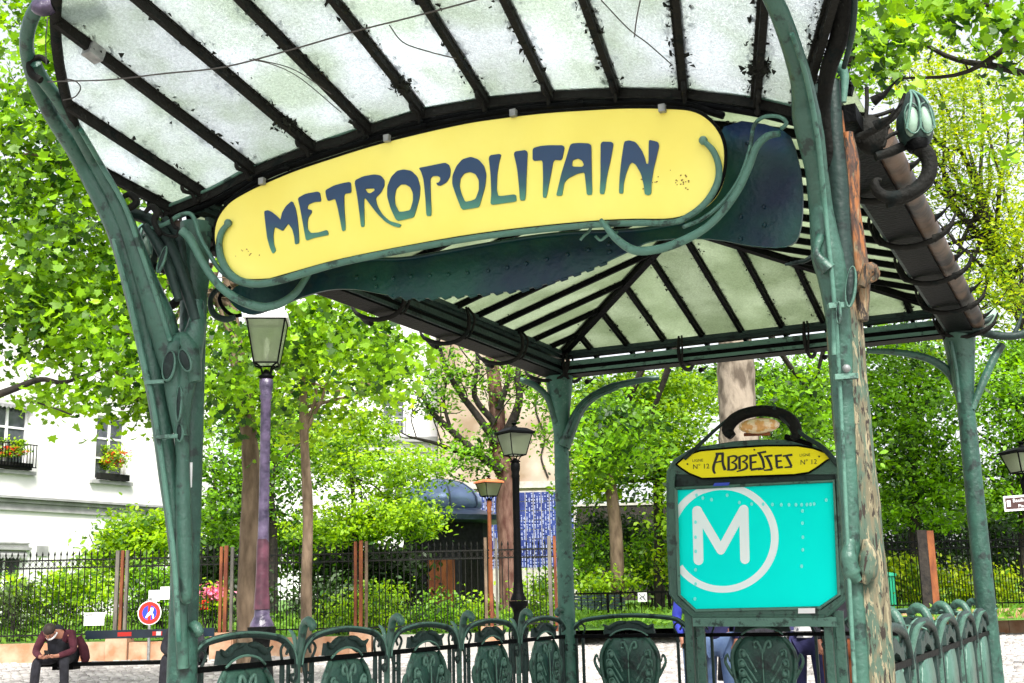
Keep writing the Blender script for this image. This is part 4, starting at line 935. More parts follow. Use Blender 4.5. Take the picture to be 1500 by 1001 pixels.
    skin_obj('jacket', J, Ej, Rj, cols['jacket'], t)
    if cols.get('shirt') is not None:
        fo = fc*V(1, 1, .6)*.035*sc
        J['s1'] = mixp(J['chest'], J['neck'], .62)+fo*.6; J['s2'] = mixp(J['chest'], J['neck'], .2)+fo; J['s3'] = J['waist']+fo; J['s4'] = J['pelvis']+fo*.5
        skin_obj('vest', J, [('s1', 's2'), ('s2', 's3'), ('s3', 's4')], dict(s1=.095*sc, s2=.168*sc, s3=.165*sc, s4=.15*sc), cols['shirt'], t)
    if cols.get('coat') is not None:
        kn = (J['knee_l']+J['knee_r'])/2; mb = MB(); mb.tube(sm([J['chest'], J['waist'], J['pelvis'], mixp(J['pelvis'], kn, .6), kn-Z*.05], 4), np.interp(np.linspace(0, 1, 17), [0, .3, 1], [.16, .2, .27])*sc, 14, sq=1); part('coat_skirt', mb, cols['coat'], t)
    for s in 'lr':
        mb = MB(); a = J['ankle_'+s]; f2 = np.array(facing)*V(1, 1, 0); f2 /= np.linalg.norm(f2)+1e-9
        pts = [a+V(0, 0, .03), a-f2*.03-Z*.03, a+f2*.07-Z*.045, a+f2*.17-Z*.05]; mb.tube(sm(pts, 3), np.interp(np.linspace(0, 1, 10), [0, .4, .8, 1], [.05, .05, .045, .028])*sc, 8); part('shoe', mb, shoem, t)
    return t, J, (sd, fc, hu)
def seated(px, y, zseat, label, cols, sc=1.0, **kw):
    x = at(px, 969, y)[0]; gz = g(y); yy = y
    J = dict(pelvis=(x, yy+.02, zseat+.11), waist=(x, yy-.08, zseat+.25), chest=(x-.01, yy-.25, zseat+.36), neck=(x-.02, yy-.4, zseat+.42), head=(x-.03, yy-.51, zseat+.43), head_up=(-.05, -.75, .6),
             shoulder_l=(x+.19, yy-.27, zseat+.39), shoulder_r=(x-.2, yy-.28, zseat+.39), elbow_l=(x+.27, yy-.35, zseat+.17), elbow_r=(x-.27, yy-.37, zseat+.16), wrist_l=(x+.09, yy-.56, zseat+.1), wrist_r=(x-.11, yy-.57, zseat+.09),
             hand_l=(-.9, -.3, .05), hand_r=(.9, -.3, .05), hip_l=(x+.1, yy-.04, zseat+.07), hip_r=(x-.1, yy-.04, zseat+.07), knee_l=(x+.18, yy-.48, zseat+.04), knee_r=(x-.2, yy-.48, zseat+.04), ankle_l=(x+.19, yy-.42, gz+.09), ankle_r=(x-.24, yy-.45, gz+.09))
    return person(label, J, cols, sc, facing=(-.05, -.6, -.75), long_jacket=False, **kw)
t, J, ax = seated(93, yM, zs, 'man in maroon jacket and black vest sitting bent over his phone on the bench', dict(trousers=darkcloth, jacket=marooncl, shirt=darkcloth), .92)
mb = MB(); x = J['chest'][0]
mb.ball((J['chest']+J['waist'])/2+V(0, -.1, -.02), (.14, .11, .25), 12, 8); part('vest_front', mb, darkcloth, t)
mb = MB(); P = J['neck']; mb.tube(sm([P+V(-.07, -.05, 0), P+V(-.05, -.1, -.06), P+V(0, -.12, -.09), P+V(.05, -.1, -.06), P+V(.07, -.05, 0)], 3), .014, 6); part('collar', mb, whitepaint, t)
mb = MB(); P = J['waist']; mb.tube(sm([P+V(.2, .05, .1), P+V(.27, .08, -.05), P+V(.3, .1, -.2), P+V(.28, .08, -.26)], 3), [.05, .06, .06, .07, .07, .07, .07, .06, .05, .03], 8); part('jacket_tail', mb, marooncl, t)
ph = (J['palm_l']+J['palm_r'])/2; p_ = thing('phone', 'black phone held in both hands by the seated man', 'phone', ph)
mb = MB(); mb.box(ph+V(0, -.015, .035), (.075, .012, .13), np.array(Matrix.Rotation(.6, 3, 'X'))); part('case', mb, phonem, p_)
seated(277, yM+.1, zs, 'person in black clothes on the bench mostly hidden by the green canopy post', dict(trousers=darkcloth, jacket=darkcloth, shirt=darkcloth), 1.0)
def standing(px, y, label, cols, h=1.72, yaw=0., arms=.0, **kw):
    x = at(px, 950, y)[0]; gz = g(y); k = h/1.75; R = rotz(yaw)
    def q(a, b, c): return V(x, y, gz)+R @ V(a, b, c)*k
    J = dict(pelvis=q(0, 0, .95), waist=q(0, 0, 1.1), chest=q(0, .0, 1.32), neck=q(0, 0, 1.5), head=q(0, -.03, 1.63), head_up=(0, -.1, 1),
             shoulder_l=q(.19, 0, 1.41), shoulder_r=q(-.19, 0, 1.41), elbow_l=q(.25, .03, 1.13), elbow_r=q(-.25, .03, 1.13), wrist_l=q(.24-arms, -.1-arms, .9+arms), wrist_r=q(-.24, -.08, .9), hand_l=R @ V(-.1, -.15, -1), hand_r=R @ V(.1, -.15, -1),
             hip_l=q(.1, 0, .9), hip_r=q(-.1, 0, .9), knee_l=q(.12, -.03, .5), knee_r=q(-.11, .0, .5), ankle_l=q(.13, .03, .09), ankle_r=q(-.12, .02, .09))
    return person(label, J, cols, k, facing=R @ V(0, -1, 0), **kw)
standing(1022, 15.0, 'person in royal blue jacket standing behind the left leg of the station map', dict(trousers=denim, jacket=bluecloth), 1.72, .3)
tb, Jb, _ = standing(1052, 14.2, 'person in light blue jeans and dark jacket carrying a red bag behind the map', dict(trousers=denim, jacket=navycloth), 1.7, -.4)
c = Jb['wrist_r']+V(-.02, -.1, -.12); b_ = thing('handbag', 'small red handbag carried beside the light blue jeans', 'handbag', c)
mb = MB(); mb.tube(sm([c+V(0, 0, .1), c+V(0, 0, .05), c-V(0, 0, .08), c-V(0, 0, .12)], 3), [.03, .07, .09, .1, .1, .1, .1, .1, .09, .04], 10, sq=1); part('pouch', mb, redcl, b_)
mb = MB(); mb.tube([c+V(-.05, 0, .06), c+V(-.03, 0, .18), c+V(.03, 0, .18), c+V(.05, 0, .06)], .01, 5); part('strap', mb, redcl, b_)
standing(1082, 14.4, 'person all in black standing behind the middle of the station map', dict(trousers=darkcloth, jacket=darkcloth, coat=darkcloth), 1.74, .2)
standing(1142, 15.1, 'person in navy standing between black and white clothed people behind the map', dict(trousers=darkcloth, jacket=navycloth, coat=navycloth), 1.7, .5)
standing(1112, 14.7, 'person in black coat behind the centre of the station map beside the navy clothed person', dict(trousers=darkcloth, jacket=darkcloth, coat=darkcloth), 1.76, -.2)
standing(1184, 14.2, 'person in white printed top and dark blue jeans behind the right half of the map', dict(trousers=navycloth, jacket=whitecl), 1.68, -.3, long_jacket=False)
standing(1229, 13.6, 'person in rust orange trousers and black jacket between map and mottled post', dict(trousers=orangecl, jacket=darkcloth), 1.72, .1, long_jacket=False)

# ============================================================ THE EDICULE (glass canopy)
ctr = (FL+BR)/2
K = thing('glass_canopy', 'green cast iron art nouveau station canopy with fanned glass panes', 'canopy', ctr, 0)
HE = 4.066
# ---- posts
def cyl(mb, P, prof, seg=16): mb.lathe(prof, P, seg)
pFL = MB(); cyl(pFL, FL, [(.13, 0), (.13, .35), (.1, .42), (.094, .6), (.088, 1.3), (.082, 3.2), (.085, 3.5), (.098, 3.62), (.088, 3.7), (.1, 3.95)])
post_l = part('post', pFL, green, K)
def band(mb, P, r, z, h=.04): mb.lathe([(r, z), (r+.012, z+.004), (r+.012, z+h-.004), (r, z+h)], P, 16)
mb = MB(); pFR = [(.15, 0), (.15, .35), (.11, .45), (.098, .6), (.093, 1.3), (.096, 1.46), (.093, 1.6), (.086, 2.6), (.084, 3.2), (.088, 3.5), (.07, 3.9)]
seg = 26; zz = np.linspace(0, 3.9, 90); rr = np.interp(zz, [b for a, b in pFR], [a for a, b in pFR]); vs = []
for z_, r_ in zip(zz, rr):
    for k in range(seg):
        a = 2*PI*k/seg; r2 = r_*(1+.045*math.sin(3*a+z_*2.1)+.03*math.sin(7*a-z_*5)+.02*math.sin(z_*17+2*a)); vs.append(FR+V(r2*math.cos(a), r2*math.sin(a), z_))
mb.add(vs, [(i*seg+k, i*seg+(k+1) % seg, (i+1)*seg+(k+1) % seg, (i+1)*seg+k) for i in range(89) for k in range(seg)], True)
post_r = part('post', mb, peel, K, 'front post with flaking green cream and orange rusted paint')
for C, nm in ((BL, 0), (BR, 1)):
    mb = MB(); cyl(mb, C, [(.14, 0), (.13, .3), (.092, .4), (.088, 1.1), (.078, 2.8), (.074, 3.2), (.09, 3.36), (.12, 3.6), (.15, 3.86)]); part('post', mb, green_l if nm == 0 else green, K)
def ptube(path, yfn, rpx, n=6, seg=10, sq=1.):
    P = sm([[p[0], p[1]] for p in path], n); ys = np.array([yfn(q[1]) if callable(yfn) else yfn for q in P])
    r = np.interp(np.linspace(0, 1, len(P)), np.linspace(0, 1, len(rpx)), rpx) if not np.isscalar(rpx) else np.ones(len(P))*rpx
    pts = [at(q[0], q[1], y) for q, y in zip(P, ys)]
    return MB().tube(pts, [pm(a, y) for a, y in zip(r, ys)], seg, sq)
yL = lambda py: float(np.interp(py, [-120, 0, 60, 148, 240, 385, 500, 1100], [5.75, 6.05, 6.3, 6.75, 7.2, 7.3, 7.4, 7.42]))
yR = lambda py: float(np.interp(py, [-150, -20, 40, 150, 300, 560, 1200], [4.6, 4.95, 5.1, 5.42, 5.66, 5.74, 5.72]))
# left casing and arms
part('outer_arm', ptube([(268, 980), (264, 880), (258, 790), (247, 700), (234, 600), (219, 520), (200, 430), (178, 350), (150, 290), (112, 222), (74, 165), (48, 110), (39, 60), (52, 15), (84, -15), (150, -60)], yL, [8, 10, 12, 14, 15, 16, 18, 18, 17, 15, 13, 12, 11, 12, 13, 12]), green, K)
part('inner_arm', ptube([(258, 560), (249, 520), (236, 470), (214, 410), (192, 345), (168, 290), (140, 240), (112, 190), (84, 145), (60, 112), (52, 92)], lambda py: yL(py)-.05, [15, 20, 22, 17, 14, 12, 11, 10, 10, 11, 9]), green, K)
part('inner_arm_rib', ptube([(250, 500), (226, 425), (204, 360), (182, 300), (150, 245), (118, 190)], lambda py: yL(py)-.13, 4), green_l, K)
part('outer_arm_rib', ptube([(262, 940), (256, 830), (243, 720), (226, 600), (208, 520), (188, 430), (166, 350)], lambda py: yL(py)-.11, [4, 4, 4, 4, 5, 4, 3]), green_l, K)
part('casing', ptube([(286, 560), (278, 520), (268, 505), (256, 520), (255, 560), (260, 600), (266, 640)], lambda py: 7.33, [10, 17, 20, 18, 15, 13, 10]), green, K)
def hollow_shade(cx, cy, rx, ry, y, rot=0, dk=None):
    A_ = np.linspace(0, 2*PI, 21); c, s_ = math.cos(rot), math.sin(rot)
    E_ = [(cx+rx*math.cos(a)*c-ry*math.sin(a)*s_, cy+rx*math.cos(a)*s_+ry*math.sin(a)*c) for a in A_]
    mb = MB(); mb.tube([at(x, q_, y) for x, q_ in E_], [pm(1.5+1.0*math.cos(a-.6), y) for a in A_], 7, caps=False); part('hollow_lip', mb, green, K)
    mb = MB(); C_ = at(cx, cy, y+.012); mb.ball(C_, V(pm(rx, y), .012, pm(ry, y)), 14, 8, np.array(Matrix.Rotation(rot, 3, 'Y'))); part('hollow_shade', mb, green_d, K)  # protruding dark green ball paints the shade inside the recess
hollow_shade(247, 536, 9, 22, 7.235, .15); hollow_shade(271, 528, 8, 17, 7.21, -.35); hollow_shade(263, 634, 5, 13, 7.27); hollow_shade(237, 380, 4, 20, 7.2, .32); hollow_shade(262, 592, 4, 26, 7.24, .05, 1)
part('casing_web', ptube([(290, 440), (287, 480), (276, 520), (268, 570), (266, 620), (268, 680)], lambda py: 7.36, [8, 14, 21, 17, 12, 9], sq=1), green, K)
hollow_shade(1246, 420, 7, 30, 5.575, .1); hollow_shade(1228, 458, 3, 16, 5.575, 0)
part('casing_spur', ptube([(1214, 395), (1198, 376), (1196, 366), (1203, 345)], 5.62, [12, 7, 6, 7]), green, K)
part('casing_strip', ptube([(268, 640), (268, 720), (270, 800), (272, 870), (275, 885)], lambda py: 7.36, [9, 11, 12, 10, 4]), green, K)
for (px, py, w_) in ((227, 560, 14), (245, 640, 16)):
    p, q = at(px-w_, py+1, yL(py)-.13), at(px+w_, py-1, yL(py)-.13); mb = MB(); mb.bar(p, q, .03, .022); part('clamp', mb, green_l, K)
mb = MB(); P = at(278, 696, 7.39); mb.box(P, (.028, .01, .15)); part('white_plate', mb, whitepaint, K)
# upper left bracket knot between post and marquise
for pts, r, y in [([(288, 470), (272, 420), (256, 380), (240, 345), (218, 322), (190, 312), (168, 300)], [9, 10, 11, 11, 10, 9, 6], 7.34), ([(262, 440), (250, 400), (232, 360), (212, 330)], [6, 8, 8, 6], 7.28), ([(280, 430), (268, 390), (262, 350), (240, 322)], [5, 7, 8, 8], 7.38), ([(175, 292), (190, 285), (200, 296), (188, 305), (172, 300)], [3, 5, 6, 5, 3], 7.2), ([(212, 312), (222, 303), (230, 312), (226, 325), (235, 345)], [3, 5, 6, 5, 4], 7.2)]:
    part('bracket', ptube(pts, y, r), darkiron if r[0] < 5 else green_d, K)
part('arm_hook', ptube([(60, 118), (46, 108), (44, 92), (58, 84), (70, 92)], 6.42, [6, 6, 5, 5, 4]), darkiron, K)
part('outer_arm_collar', ptube([(50, 8), (62, 12), (78, 8)], 6.0, [10, 14, 12]), lilac, K)
# right casing and arms
part('inner_arm', ptube([(1262, 1020), (1258, 940), (1250, 850), (1243, 720), (1236, 600), (1229, 480), (1220, 410), (1212, 375), (1203, 310), (1196, 250), (1188, 205), (1181, 170), (1174, 120), (1160, 70), (1142, 20), (1124, -20), (1100, -100)], yR, [12, 12, 13, 14, 16, 18, 22, 24, 18, 17, 21, 22, 17, 16, 16, 15, 14]), green, K)
part('inner_arm_rib', ptube([(1222, 520), (1222, 460), (1222, 430)], lambda py: yR(py)-.08, [4, 4, 3]), green_l, K)
part('inner_arm_rib', ptube([(1252, 1000), (1244, 850), (1237, 700), (1230, 560), (1222, 440), (1212, 340), (1204, 260), (1196, 190), (1180, 110), (1160, 50)], lambda py: yR(py)-.085, [3, 3, 3, 3, 3.5, 3.5, 4, 4, 4, 4]), green_l, K)
for (px, py, w_) in ((1228, 448, 15), (1239, 552, 17)):
    p, q = at(px-w_, py+1, yR(py)-.1), at(px+w_, py-1, yR(py)-.1); mb = MB(); mb.bar(p, q, .035, .025); part('clamp', mb, green_l, K)
mb = MB(); P = at(1240, 540, 5.62); mb.ball(P, .02); part('bolt', mb, greym, K)
part('casing_knot', ptube([(1246, 790), (1243, 815), (1248, 840), (1258, 852)], 5.66, [6, 12, 13, 6]), green, K)
part('post_knot', ptube([(1268, 790), (1272, 815), (1270, 840), (1264, 855)], 5.68, [5, 14, 14, 6]), peel, K)
part('post_head', ptube([(1240, 430), (1232, 330), (1228, 260), (1223, 200), (1221, 150), (1221, 118)], 5.72, [16, 15, 15, 13, 12, 10]), green_d, K)
part('hood', ptube([(1206, 150), (1206, 112), (1216, 97), (1228, 97), (1237, 112), (1236, 150)], 5.68, [4, 7, 10, 10, 7, 4]), green_l, K)
part('rusted_flank', ptube([(1262, 470), (1262, 410), (1254, 350), (1248, 300), (1246, 240), (1242, 195)], 5.74, [10, 13, 13, 12, 14, 8]), peel, K, 'rusted orange flank of the post head')
part('knot', ptube([(1262, 420), (1274, 395), (1282, 404), (1270, 415)], 5.66, [6, 12, 7, 3]), peel, K)
part('outer_arm', ptube([(1222, 330), (1213, 230), (1207, 160), (1213, 105), (1229, 55), (1236, 0), (1236, -60), (1215, -140)], lambda py: yR(py)+.16, [8, 9, 10, 13, 15, 15, 14, 13]), darkiron, K)
part('outer_arm_rib', ptube([(1236, 100), (1248, 50), (1252, 0), (1250, -60)], lambda py: yR(py)+.1, [4, 5, 5, 5]), green_d, K)

# ---- front arch rim (curved angle iron)
rim_px = [(240, 322), (253, 311), (313, 286), (383, 249), (467, 216), (500, 208), (557, 187), (633, 166), (707, 153), (793, 143), (890, 138), (1000, 139), (1100, 152), (1170, 168)]
RP = sm([Fp(*p) for p in rim_px], 5)
mb = MB(); mb.tube(RP, .036, 4, smooth=False, upv=E2); part('arch_rim', mb, darkiron, K)
mb = MB(); mb.tube(RP-Z*.055-E2*.02, .02, 6, upv=E2); part('arch_lower_rim', mb, black, K)
mb = MB(); mb.tube(RP+Z*.035-E2*.03, .012, 4, upv=E2); part('arch_top_bead', mb, green_l, K)
# ---- fan of the marquise
RIBS = [((252, 306), (130, 240), .52), ((298, 283), (92, 148), .97), ((375, 251), (75, 25), 1.46), ((462, 218), (205, 0), 1.8), ((543, 191), (355, 0), 2.05), ((622, 167), (490, 0), 2.2), ((715, 151), (620, 0), 2.25), ((808, 142), (740, 0), 2.2), ((905, 138), (855, 0), 2.05), ((1003, 140), (990, 0), 1.8), ((1108, 153), (1120, 0), 1.3), ((1172, 168), None, .85)]
back, front = [], []
for P, Q, L in RIBS:
    a0 = Fp(*P)
    if Q is None: d = .45*E1-E2+.3*Z
    else:
        N = np.cross(ray(*P), ray(*Q)); a = N @ (E2-.3*Z)/(N @ E1); d = a*E1-E2+.3*Z
    back.append(a0); front.append(a0+d*L)
def rough_moss(a, b, n, sp=.02, sz=.016, side=None):
    mb = MB(); a = np.array(a); b = np.array(b); L = b-a
    for _ in range(n):
        t_ = random.random(); c = a+L*t_+RNG.normal(0, sp, 3)*V(1, 1, .7); s_ = sz*(.4+random.random())
        q = RNG.normal(0, 1, (4, 3)); q /= np.linalg.norm(q, axis=1)[:, None]; mb.add(c+q*s_, [(0, 1, 2), (0, 2, 3), (0, 3, 1), (1, 3, 2)])
    return mb
for i in range(12):
    a, b = back[i], front[i]; mb = MB()
    mb.bar(a-Z*.01, b-Z*.01, .035, .05); mb.bar(a+Z*.024, b+Z*.024, .062, .018)
    part('rib', mb, darkiron, K); part('moss', rough_moss(a+Z*.035, b+Z*.035, int(np.linalg.norm(b-a)*420), .031, .016), mossm, K, kind='stuff')
    d = (b-a)/np.linalg.norm(b-a); p = a+d*.16-Z*.02
    mb = MB(); mb.tube(sm([p+d*.02-Z*.02, p-Z*.05, p-d*.07-Z*.035, p-d*.1-Z*.07, a-E2*.03-Z*.045], 3), [.006, .012, .014, .015, .013, .012, .012, .012, .012, .013, .013, .012, .008], 6); part('hook', mb, darkiron, K)
    if i in (3, 5, 10): part('moss', rough_moss(a+d*.25, a+d*.32, 160, .025, .022), mossm, K, kind='stuff')
for i in range(11):
    nseg = 1; a, b, c, e = back[i], back[i+1], front[i+1], front[i]
    mb = MB(); q = [a+(e-a)*.0, b, c, e]; mid1, mid2 = (a+b)/2, (c+e)/2
    mb.add([x+Z*.012 for x in q]+[x+Z*.018 for x in q], [(0, 1, 2, 3), (4, 7, 6, 5), (0, 4, 5, 1), (1, 5, 6, 2), (2, 6, 7, 3), (3, 7, 4, 0)]); part('glass_pane', mb, glass_f, K)
mb = MB(); mb.tube(sm(front, 4)+Z*.0, .03, 8); part('front_rim', mb, darkiron, K)
# steel patch on one rib
p = front[2]*.86+back[2]*.14; q = front[2]*.8+back[2]*.2; mb = MB(); mb.bar(p-Z*.02, q-Z*.02, .075, .075); part('repair_sleeve', mb, greym, K)

# ---- riveted plate (lintel) behind the sign, with barbed lower edge
plate_px = [(335, 440), (350, 455), (370, 461), (400, 452), (440, 436), (480, 425), (520, 424), (560, 431), (610, 437), (660, 434), (700, 431), (770, 423), (820, 409), (870, 391), (920, 368), (960, 352), (1040, 350), (1100, 360), (1150, 361), (1170, 345), (1176, 290), (1168, 230), (1145, 190), (1060, 186), (1030, 300), (985, 328), (930, 337), (840, 341), (780, 347), (700, 360), (600, 378), (540, 380), (480, 387), (400, 402), (345, 420)]
plate_s = [tuple(x) for x in sm(plate_px+[plate_px[0]], 3)[:-1]]
mb = MB(); mb.plate([plate_s], lambda x, y: Fp(x, y, -.14), E2*.02); PL = part('riveted_plate', mb, navy, K)
mb = MB()
for x, y in [(523, 407), (549, 408), (576, 408), (602, 405), (630, 404), (657, 402), (685, 400), (715, 397), (743, 392), (771, 386), (801, 380), (831, 373), (862, 366), (892, 358), (1085, 318), (1119, 303), (551, 420), (893, 369), (1095, 210), (1120, 330), (1085, 350)]: 
    m1 = MB(); m1.ball(Fp(x, y, -.138), .013, 8, 5); part('rivet', m1, navy, PL)
mb = MB()
for x in range(578, 900, 19):
    y = float(np.interp(x, [560, 610, 700, 770, 820, 870, 920], [431, 437, 431, 423, 409, 391, 368]))
    mb.tube([Fp(x-8, y-1, -.15), Fp(x-2, y+3, -.15), Fp(x+6, y+1, -.15), Fp(x+8, y-7, -.15)], [.009, .012, .008, .003], 5)
part('barbs', mb, navy, PL)
mb = MB(); mb.tube([Fp(x, y, -.13) for x, y in sm([(480, 387), (540, 380), (600, 378), (700, 360), (780, 347), (840, 341), (930, 337), (1000, 326)], 4)], .011, 6); part('plate_edge', mb, navy, PL)
# whiplash loops in front
part('whiplash_loop', ptube([(266, 338), (277, 348), (287, 366), (297, 385), (312, 408), (332, 428), (358, 443), (385, 450), (410, 445), (432, 430), (448, 408), (459, 392)], lambda py: 7.24, [7, 7, 6, 6, 6, 6.5, 7, 7, 6.5, 6, 5, 3], sq=1), green_l, K)
part('whiplash_stem', ptube([(222, 335), (245, 327), (262, 316), (277, 313), (285, 322), (292, 345), (304, 368), (322, 395), (345, 412), (372, 420)], lambda py: 7.28, 3.5), green_l, K)
part('whiplash_tendril', ptube([(250, 320), (255, 332), (262, 336), (258, 346), (245, 345), (232, 337)], 7.25, 2.6), darkiron, K)
yw = lambda x: float(np.interp(x, [880, 1150], [6.05, 5.62]))
def xtube(path, rpx, n=6, dy=0):
    P = sm(path, n); r = np.interp(np.linspace(0, 1, len(P)), np.linspace(0, 1, len(rpx)), rpx) if not np.isscalar(rpx) else np.ones(len(P))*rpx
    pts = [onpl(q[0], q[1], FL-E2*(.17+dy), E2) for q in P]; return MB().tube(pts, [pm(a, p[1]) for a, p in zip(r, pts)], 10)
part('whiplash_loop', xtube([(1143, 196), (1124, 200), (1108, 216), (1097, 245), (1082, 277), (1062, 306), (1035, 333), (1000, 353), (965, 365), (930, 367), (905, 352), (890, 335), (880, 322)], [5, 6, 6, 6, 6, 6, 6, 7, 7, 7, 6, 5, 3]), green_l, K)
part('whiplash_stem', xtube([(1144, 190), (1152, 180), (1140, 171), (1118, 172), (1104, 186), (1098, 220), (1083, 262), (1060, 295), (1030, 320), (1000, 333)], 3.2, dy=-.03), green_l, K)
for pts in ([(850, 352), (856, 345), (862, 340), (868, 330)], [(872, 346), (880, 352), (890, 345), (905, 340)]): part('tendril', xtube(pts, 2.2, dy=-.1), green_l, K)
part('scroll_hook', ptube([(345, 465), (330, 468), (313, 460), (308, 440), (318, 425), (335, 425), (350, 440)], 7.7, [4, 5, 5, 4, 4, 3, 3]), green_d, K)
part('scroll_hook', ptube([(354, 462), (340, 462), (326, 450), (322, 435), (338, 420)], 7.8, 3), black, K)
part('scroll_hook', ptube([(1195, 372), (1180, 382), (1165, 385), (1150, 388)], 5.9, [4, 3.5, 3.5, 2]), green_d, K)

# ---- beams, gutters, rear roof
def frame_side(A, B, outv, rust, light):
    d = (B-A)/np.linalg.norm(B-A); L = np.linalg.norm(B-A)
    mb = MB(); mb.bar(A+Z*3.885+outv*.03, B+Z*3.885+outv*.03, .21, .09); part('beam', mb, black, K)
    mb = MB(); mb.bar(A+Z*3.955-outv*.085, B+Z*3.955-outv*.085, .03, .05); mb.bar(A+Z*3.87-outv*.09, B+Z*3.87-outv*.09, .025, .03); part('beam_flange', mb, light, K)
    mb = MB(); mb.bar(A+Z*(HE-.02)-outv*.02, B+Z*(HE-.02)-outv*.02, .09, .05); mb.bar(A+Z*(HE-.0)-outv*.1, B+Z*(HE-.0)-outv*.1, .03, .04); part('eave_bar', mb, green_d, K)
    mb = MB(); n = int(L/.3); fr0 = B if abs(np.dot(B-FR, B-FR)) < .01 else None; L3 = L-.55 if fr0 is not None else L; pts = [A+d*(L3*i/n)+outv*.17+Z*3.93 for i in range(n+1)]; mb.tube(pts, .072, 16); part('gutter_pipe', mb, rust, K)
    n = int(round(L/1.15))
    for i in range(n+1):
        c = A+d*(.12+(L-.24)*i/n); u = outv
        mb = MB(); mb.tube(sm([c-u*.13+Z*4.1, c-u*.16+Z*3.98, c-u*.13+Z*3.86, c-u*.02+Z*3.8, c+u*.14+Z*3.8, c+u*.3+Z*3.87, c+u*.36+Z*3.98], 3), np.interp(np.linspace(0, 1, 19), [0, .2, .8, 1], [.012, .02, .02, .007]), 6); part('strap', mb, darkiron, K)
        mb = MB(); mb.tube(sm([c+d*.03-u*.13+Z*4.1, c+d*.05-u*.19+Z*4.0, c+d*.03-u*.15+Z*3.85, c+d*.02-u*.1+Z*3.82], 3), .011, 6); part('strap_scroll', mb, darkiron, K)
        for q, zz_ in ((.32, 3.93), (.33, 3.8)):
            mb = MB(); mb.tube([c+d*.1+u*.22+Z*zz_, c+d*.12+u*(q-.04)+Z*(zz_+.02), c+d*.15+u*(q+.03)+Z*(zz_+.07)], [.03, .014, .003], 6); part('thorn', mb, darkiron, K)
brown_pipe = mat('brown_gutter', (.008, .005, .004), (.1, .06, .035), .55, scale=4, contrast=(.42, .6), bump=.3, detail=6)
frame_side(FL, BL, -E1, brown_pipe, greym if False else green_d)
frame_side(BL, BR, E2, brown_pipe, green_l)
frame_side(BR, FR, E1, brown_pipe, green_d)
AP = loc(WID/2, LEN-1.958, 4.677); RF = loc(WID/2, .06, 4.677)
cBL, cBR, cFL, cFR = BL+Z*HE, BR+Z*HE, FL+Z*HE+E2*.06, FR+Z*HE+E2*.06
def rbar(a, b, nm='rib', w_=.034, h_=.05, m_=black, mossn=150):
    mb = MB(); mb.bar(a-Z*.01, b-Z*.01, w_, h_); mb.bar(a+Z*.022, b+Z*.022, w_*1.9, .014); part(nm, mb, m_, K)
    part('moss', rough_moss(a+Z*.03, b+Z*.03, int(np.linalg.norm(b-a)*mossn*2), .027, .014), mossm, K, kind='stuff')
rbar(cBL, AP, 'hip', .07, .08, black, 60); rbar(cBR, AP, 'hip', .07, .08, black, 60); rbar(AP, RF, 'ridge', .07, .08, black, 40)
def roofpt(a, b):       # height of the roof over local (a along front, b depth)
    e = min(a, WID-a, LEN-b); return HE+(4.677-HE)*min(1, max(0, e)/(WID/2))
step = .4
def pane(q, m_=glass_r):
    q = [np.array(x)+Z*.012 for x in q]; mb = MB(); n = len(q); mb.add(q+[x+Z*.006 for x in q], [tuple(range(n)), tuple(range(n, 2*n))[::-1]]+[(i, (i+1) % n, (i+1) % n+n, i+n) for i in range(n)]); part('glass_pane', mb, m_, K)
# rear face
xs = [i*step for i in range(11)]
for i in range(11):
    a = xs[i]; dd = min(a, WID-a)
    if 0 < dd and abs(a-WID/2) > -1 and dd > .01: rbar(loc(a, LEN+.12, HE-.036), loc(a, LEN-dd, roofpt(a, LEN-dd)))
    if i < 10:
        b = xs[i+1]; d2 = min(b, WID-b); q = [loc(a, LEN+.12, HE-.036), loc(b, LEN+.12, HE-.036), loc(b, LEN-d2, roofpt(b, LEN-d2)), loc(a, LEN-dd, roofpt(a, LEN-dd))]; pane(q)
# side faces
nb = 14; sb = (LEN-.06)/nb
for side in (0, 1):
    X = lambda a: a if side == 0 else WID-a
    for i in range(nb+1):
        b = LEN-i*sb; dd = min(WID/2, LEN-b)
        if dd > .01: rbar(loc(X(-.12), b, HE-.036), loc(X(dd), b, roofpt(dd, b)))
        if i < nb:
            b2 = LEN-(i+1)*sb; d2 = min(WID/2, LEN-b2); q = [loc(X(-.12), b, HE-.036), loc(X(-.12), b2, HE-.036), loc(X(d2), b2, roofpt(d2, b2)), loc(X(dd), b, roofpt(dd, b))]; pane(q)
# post head brackets
for pts, r, y in [([(826, 655), (850, 600), (885, 572), (925, 560), (965, 553)], [10, 8, 6, 5, 4], 12.7), ([(834, 640), (858, 592), (905, 568)], [4, 3, 3], 12.6), ([(814, 620), (803, 585), (785, 566), (762, 556)], [5, 5, 5, 4], 12.7),
                  ([(1412, 600), (1395, 552), (1365, 528), (1320, 517), (1270, 514)], [6, 7, 6, 5, 4], 11.1), ([(1424, 600), (1440, 560), (1456, 525), (1468, 505)], [5, 6, 6, 6], 11.0), ([(1405, 590), (1400, 540), (1392, 500)], [3, 3, 3], 10.9)]:
    part('bracket', ptube(pts, y, r), green, K)
for pts, r in [([(1392, 478), (1430, 484), (1462, 492), (1496, 490), (1530, 470)], [8, 7, 6, 6, 3]), ([(1425, 476), (1445, 470), (1455, 462)], [6, 5, 2]), ([(1485, 492), (1492, 475), (1497, 460)], [4, 3, 1.5])]: part('corner_horn', ptube(pts, 10.9, r), green_d, K)
part('corner_leaf', ptube([(1440, 478), (1452, 462), (1457, 452)], 11.0, [9, 9, 2]), lensm, K)

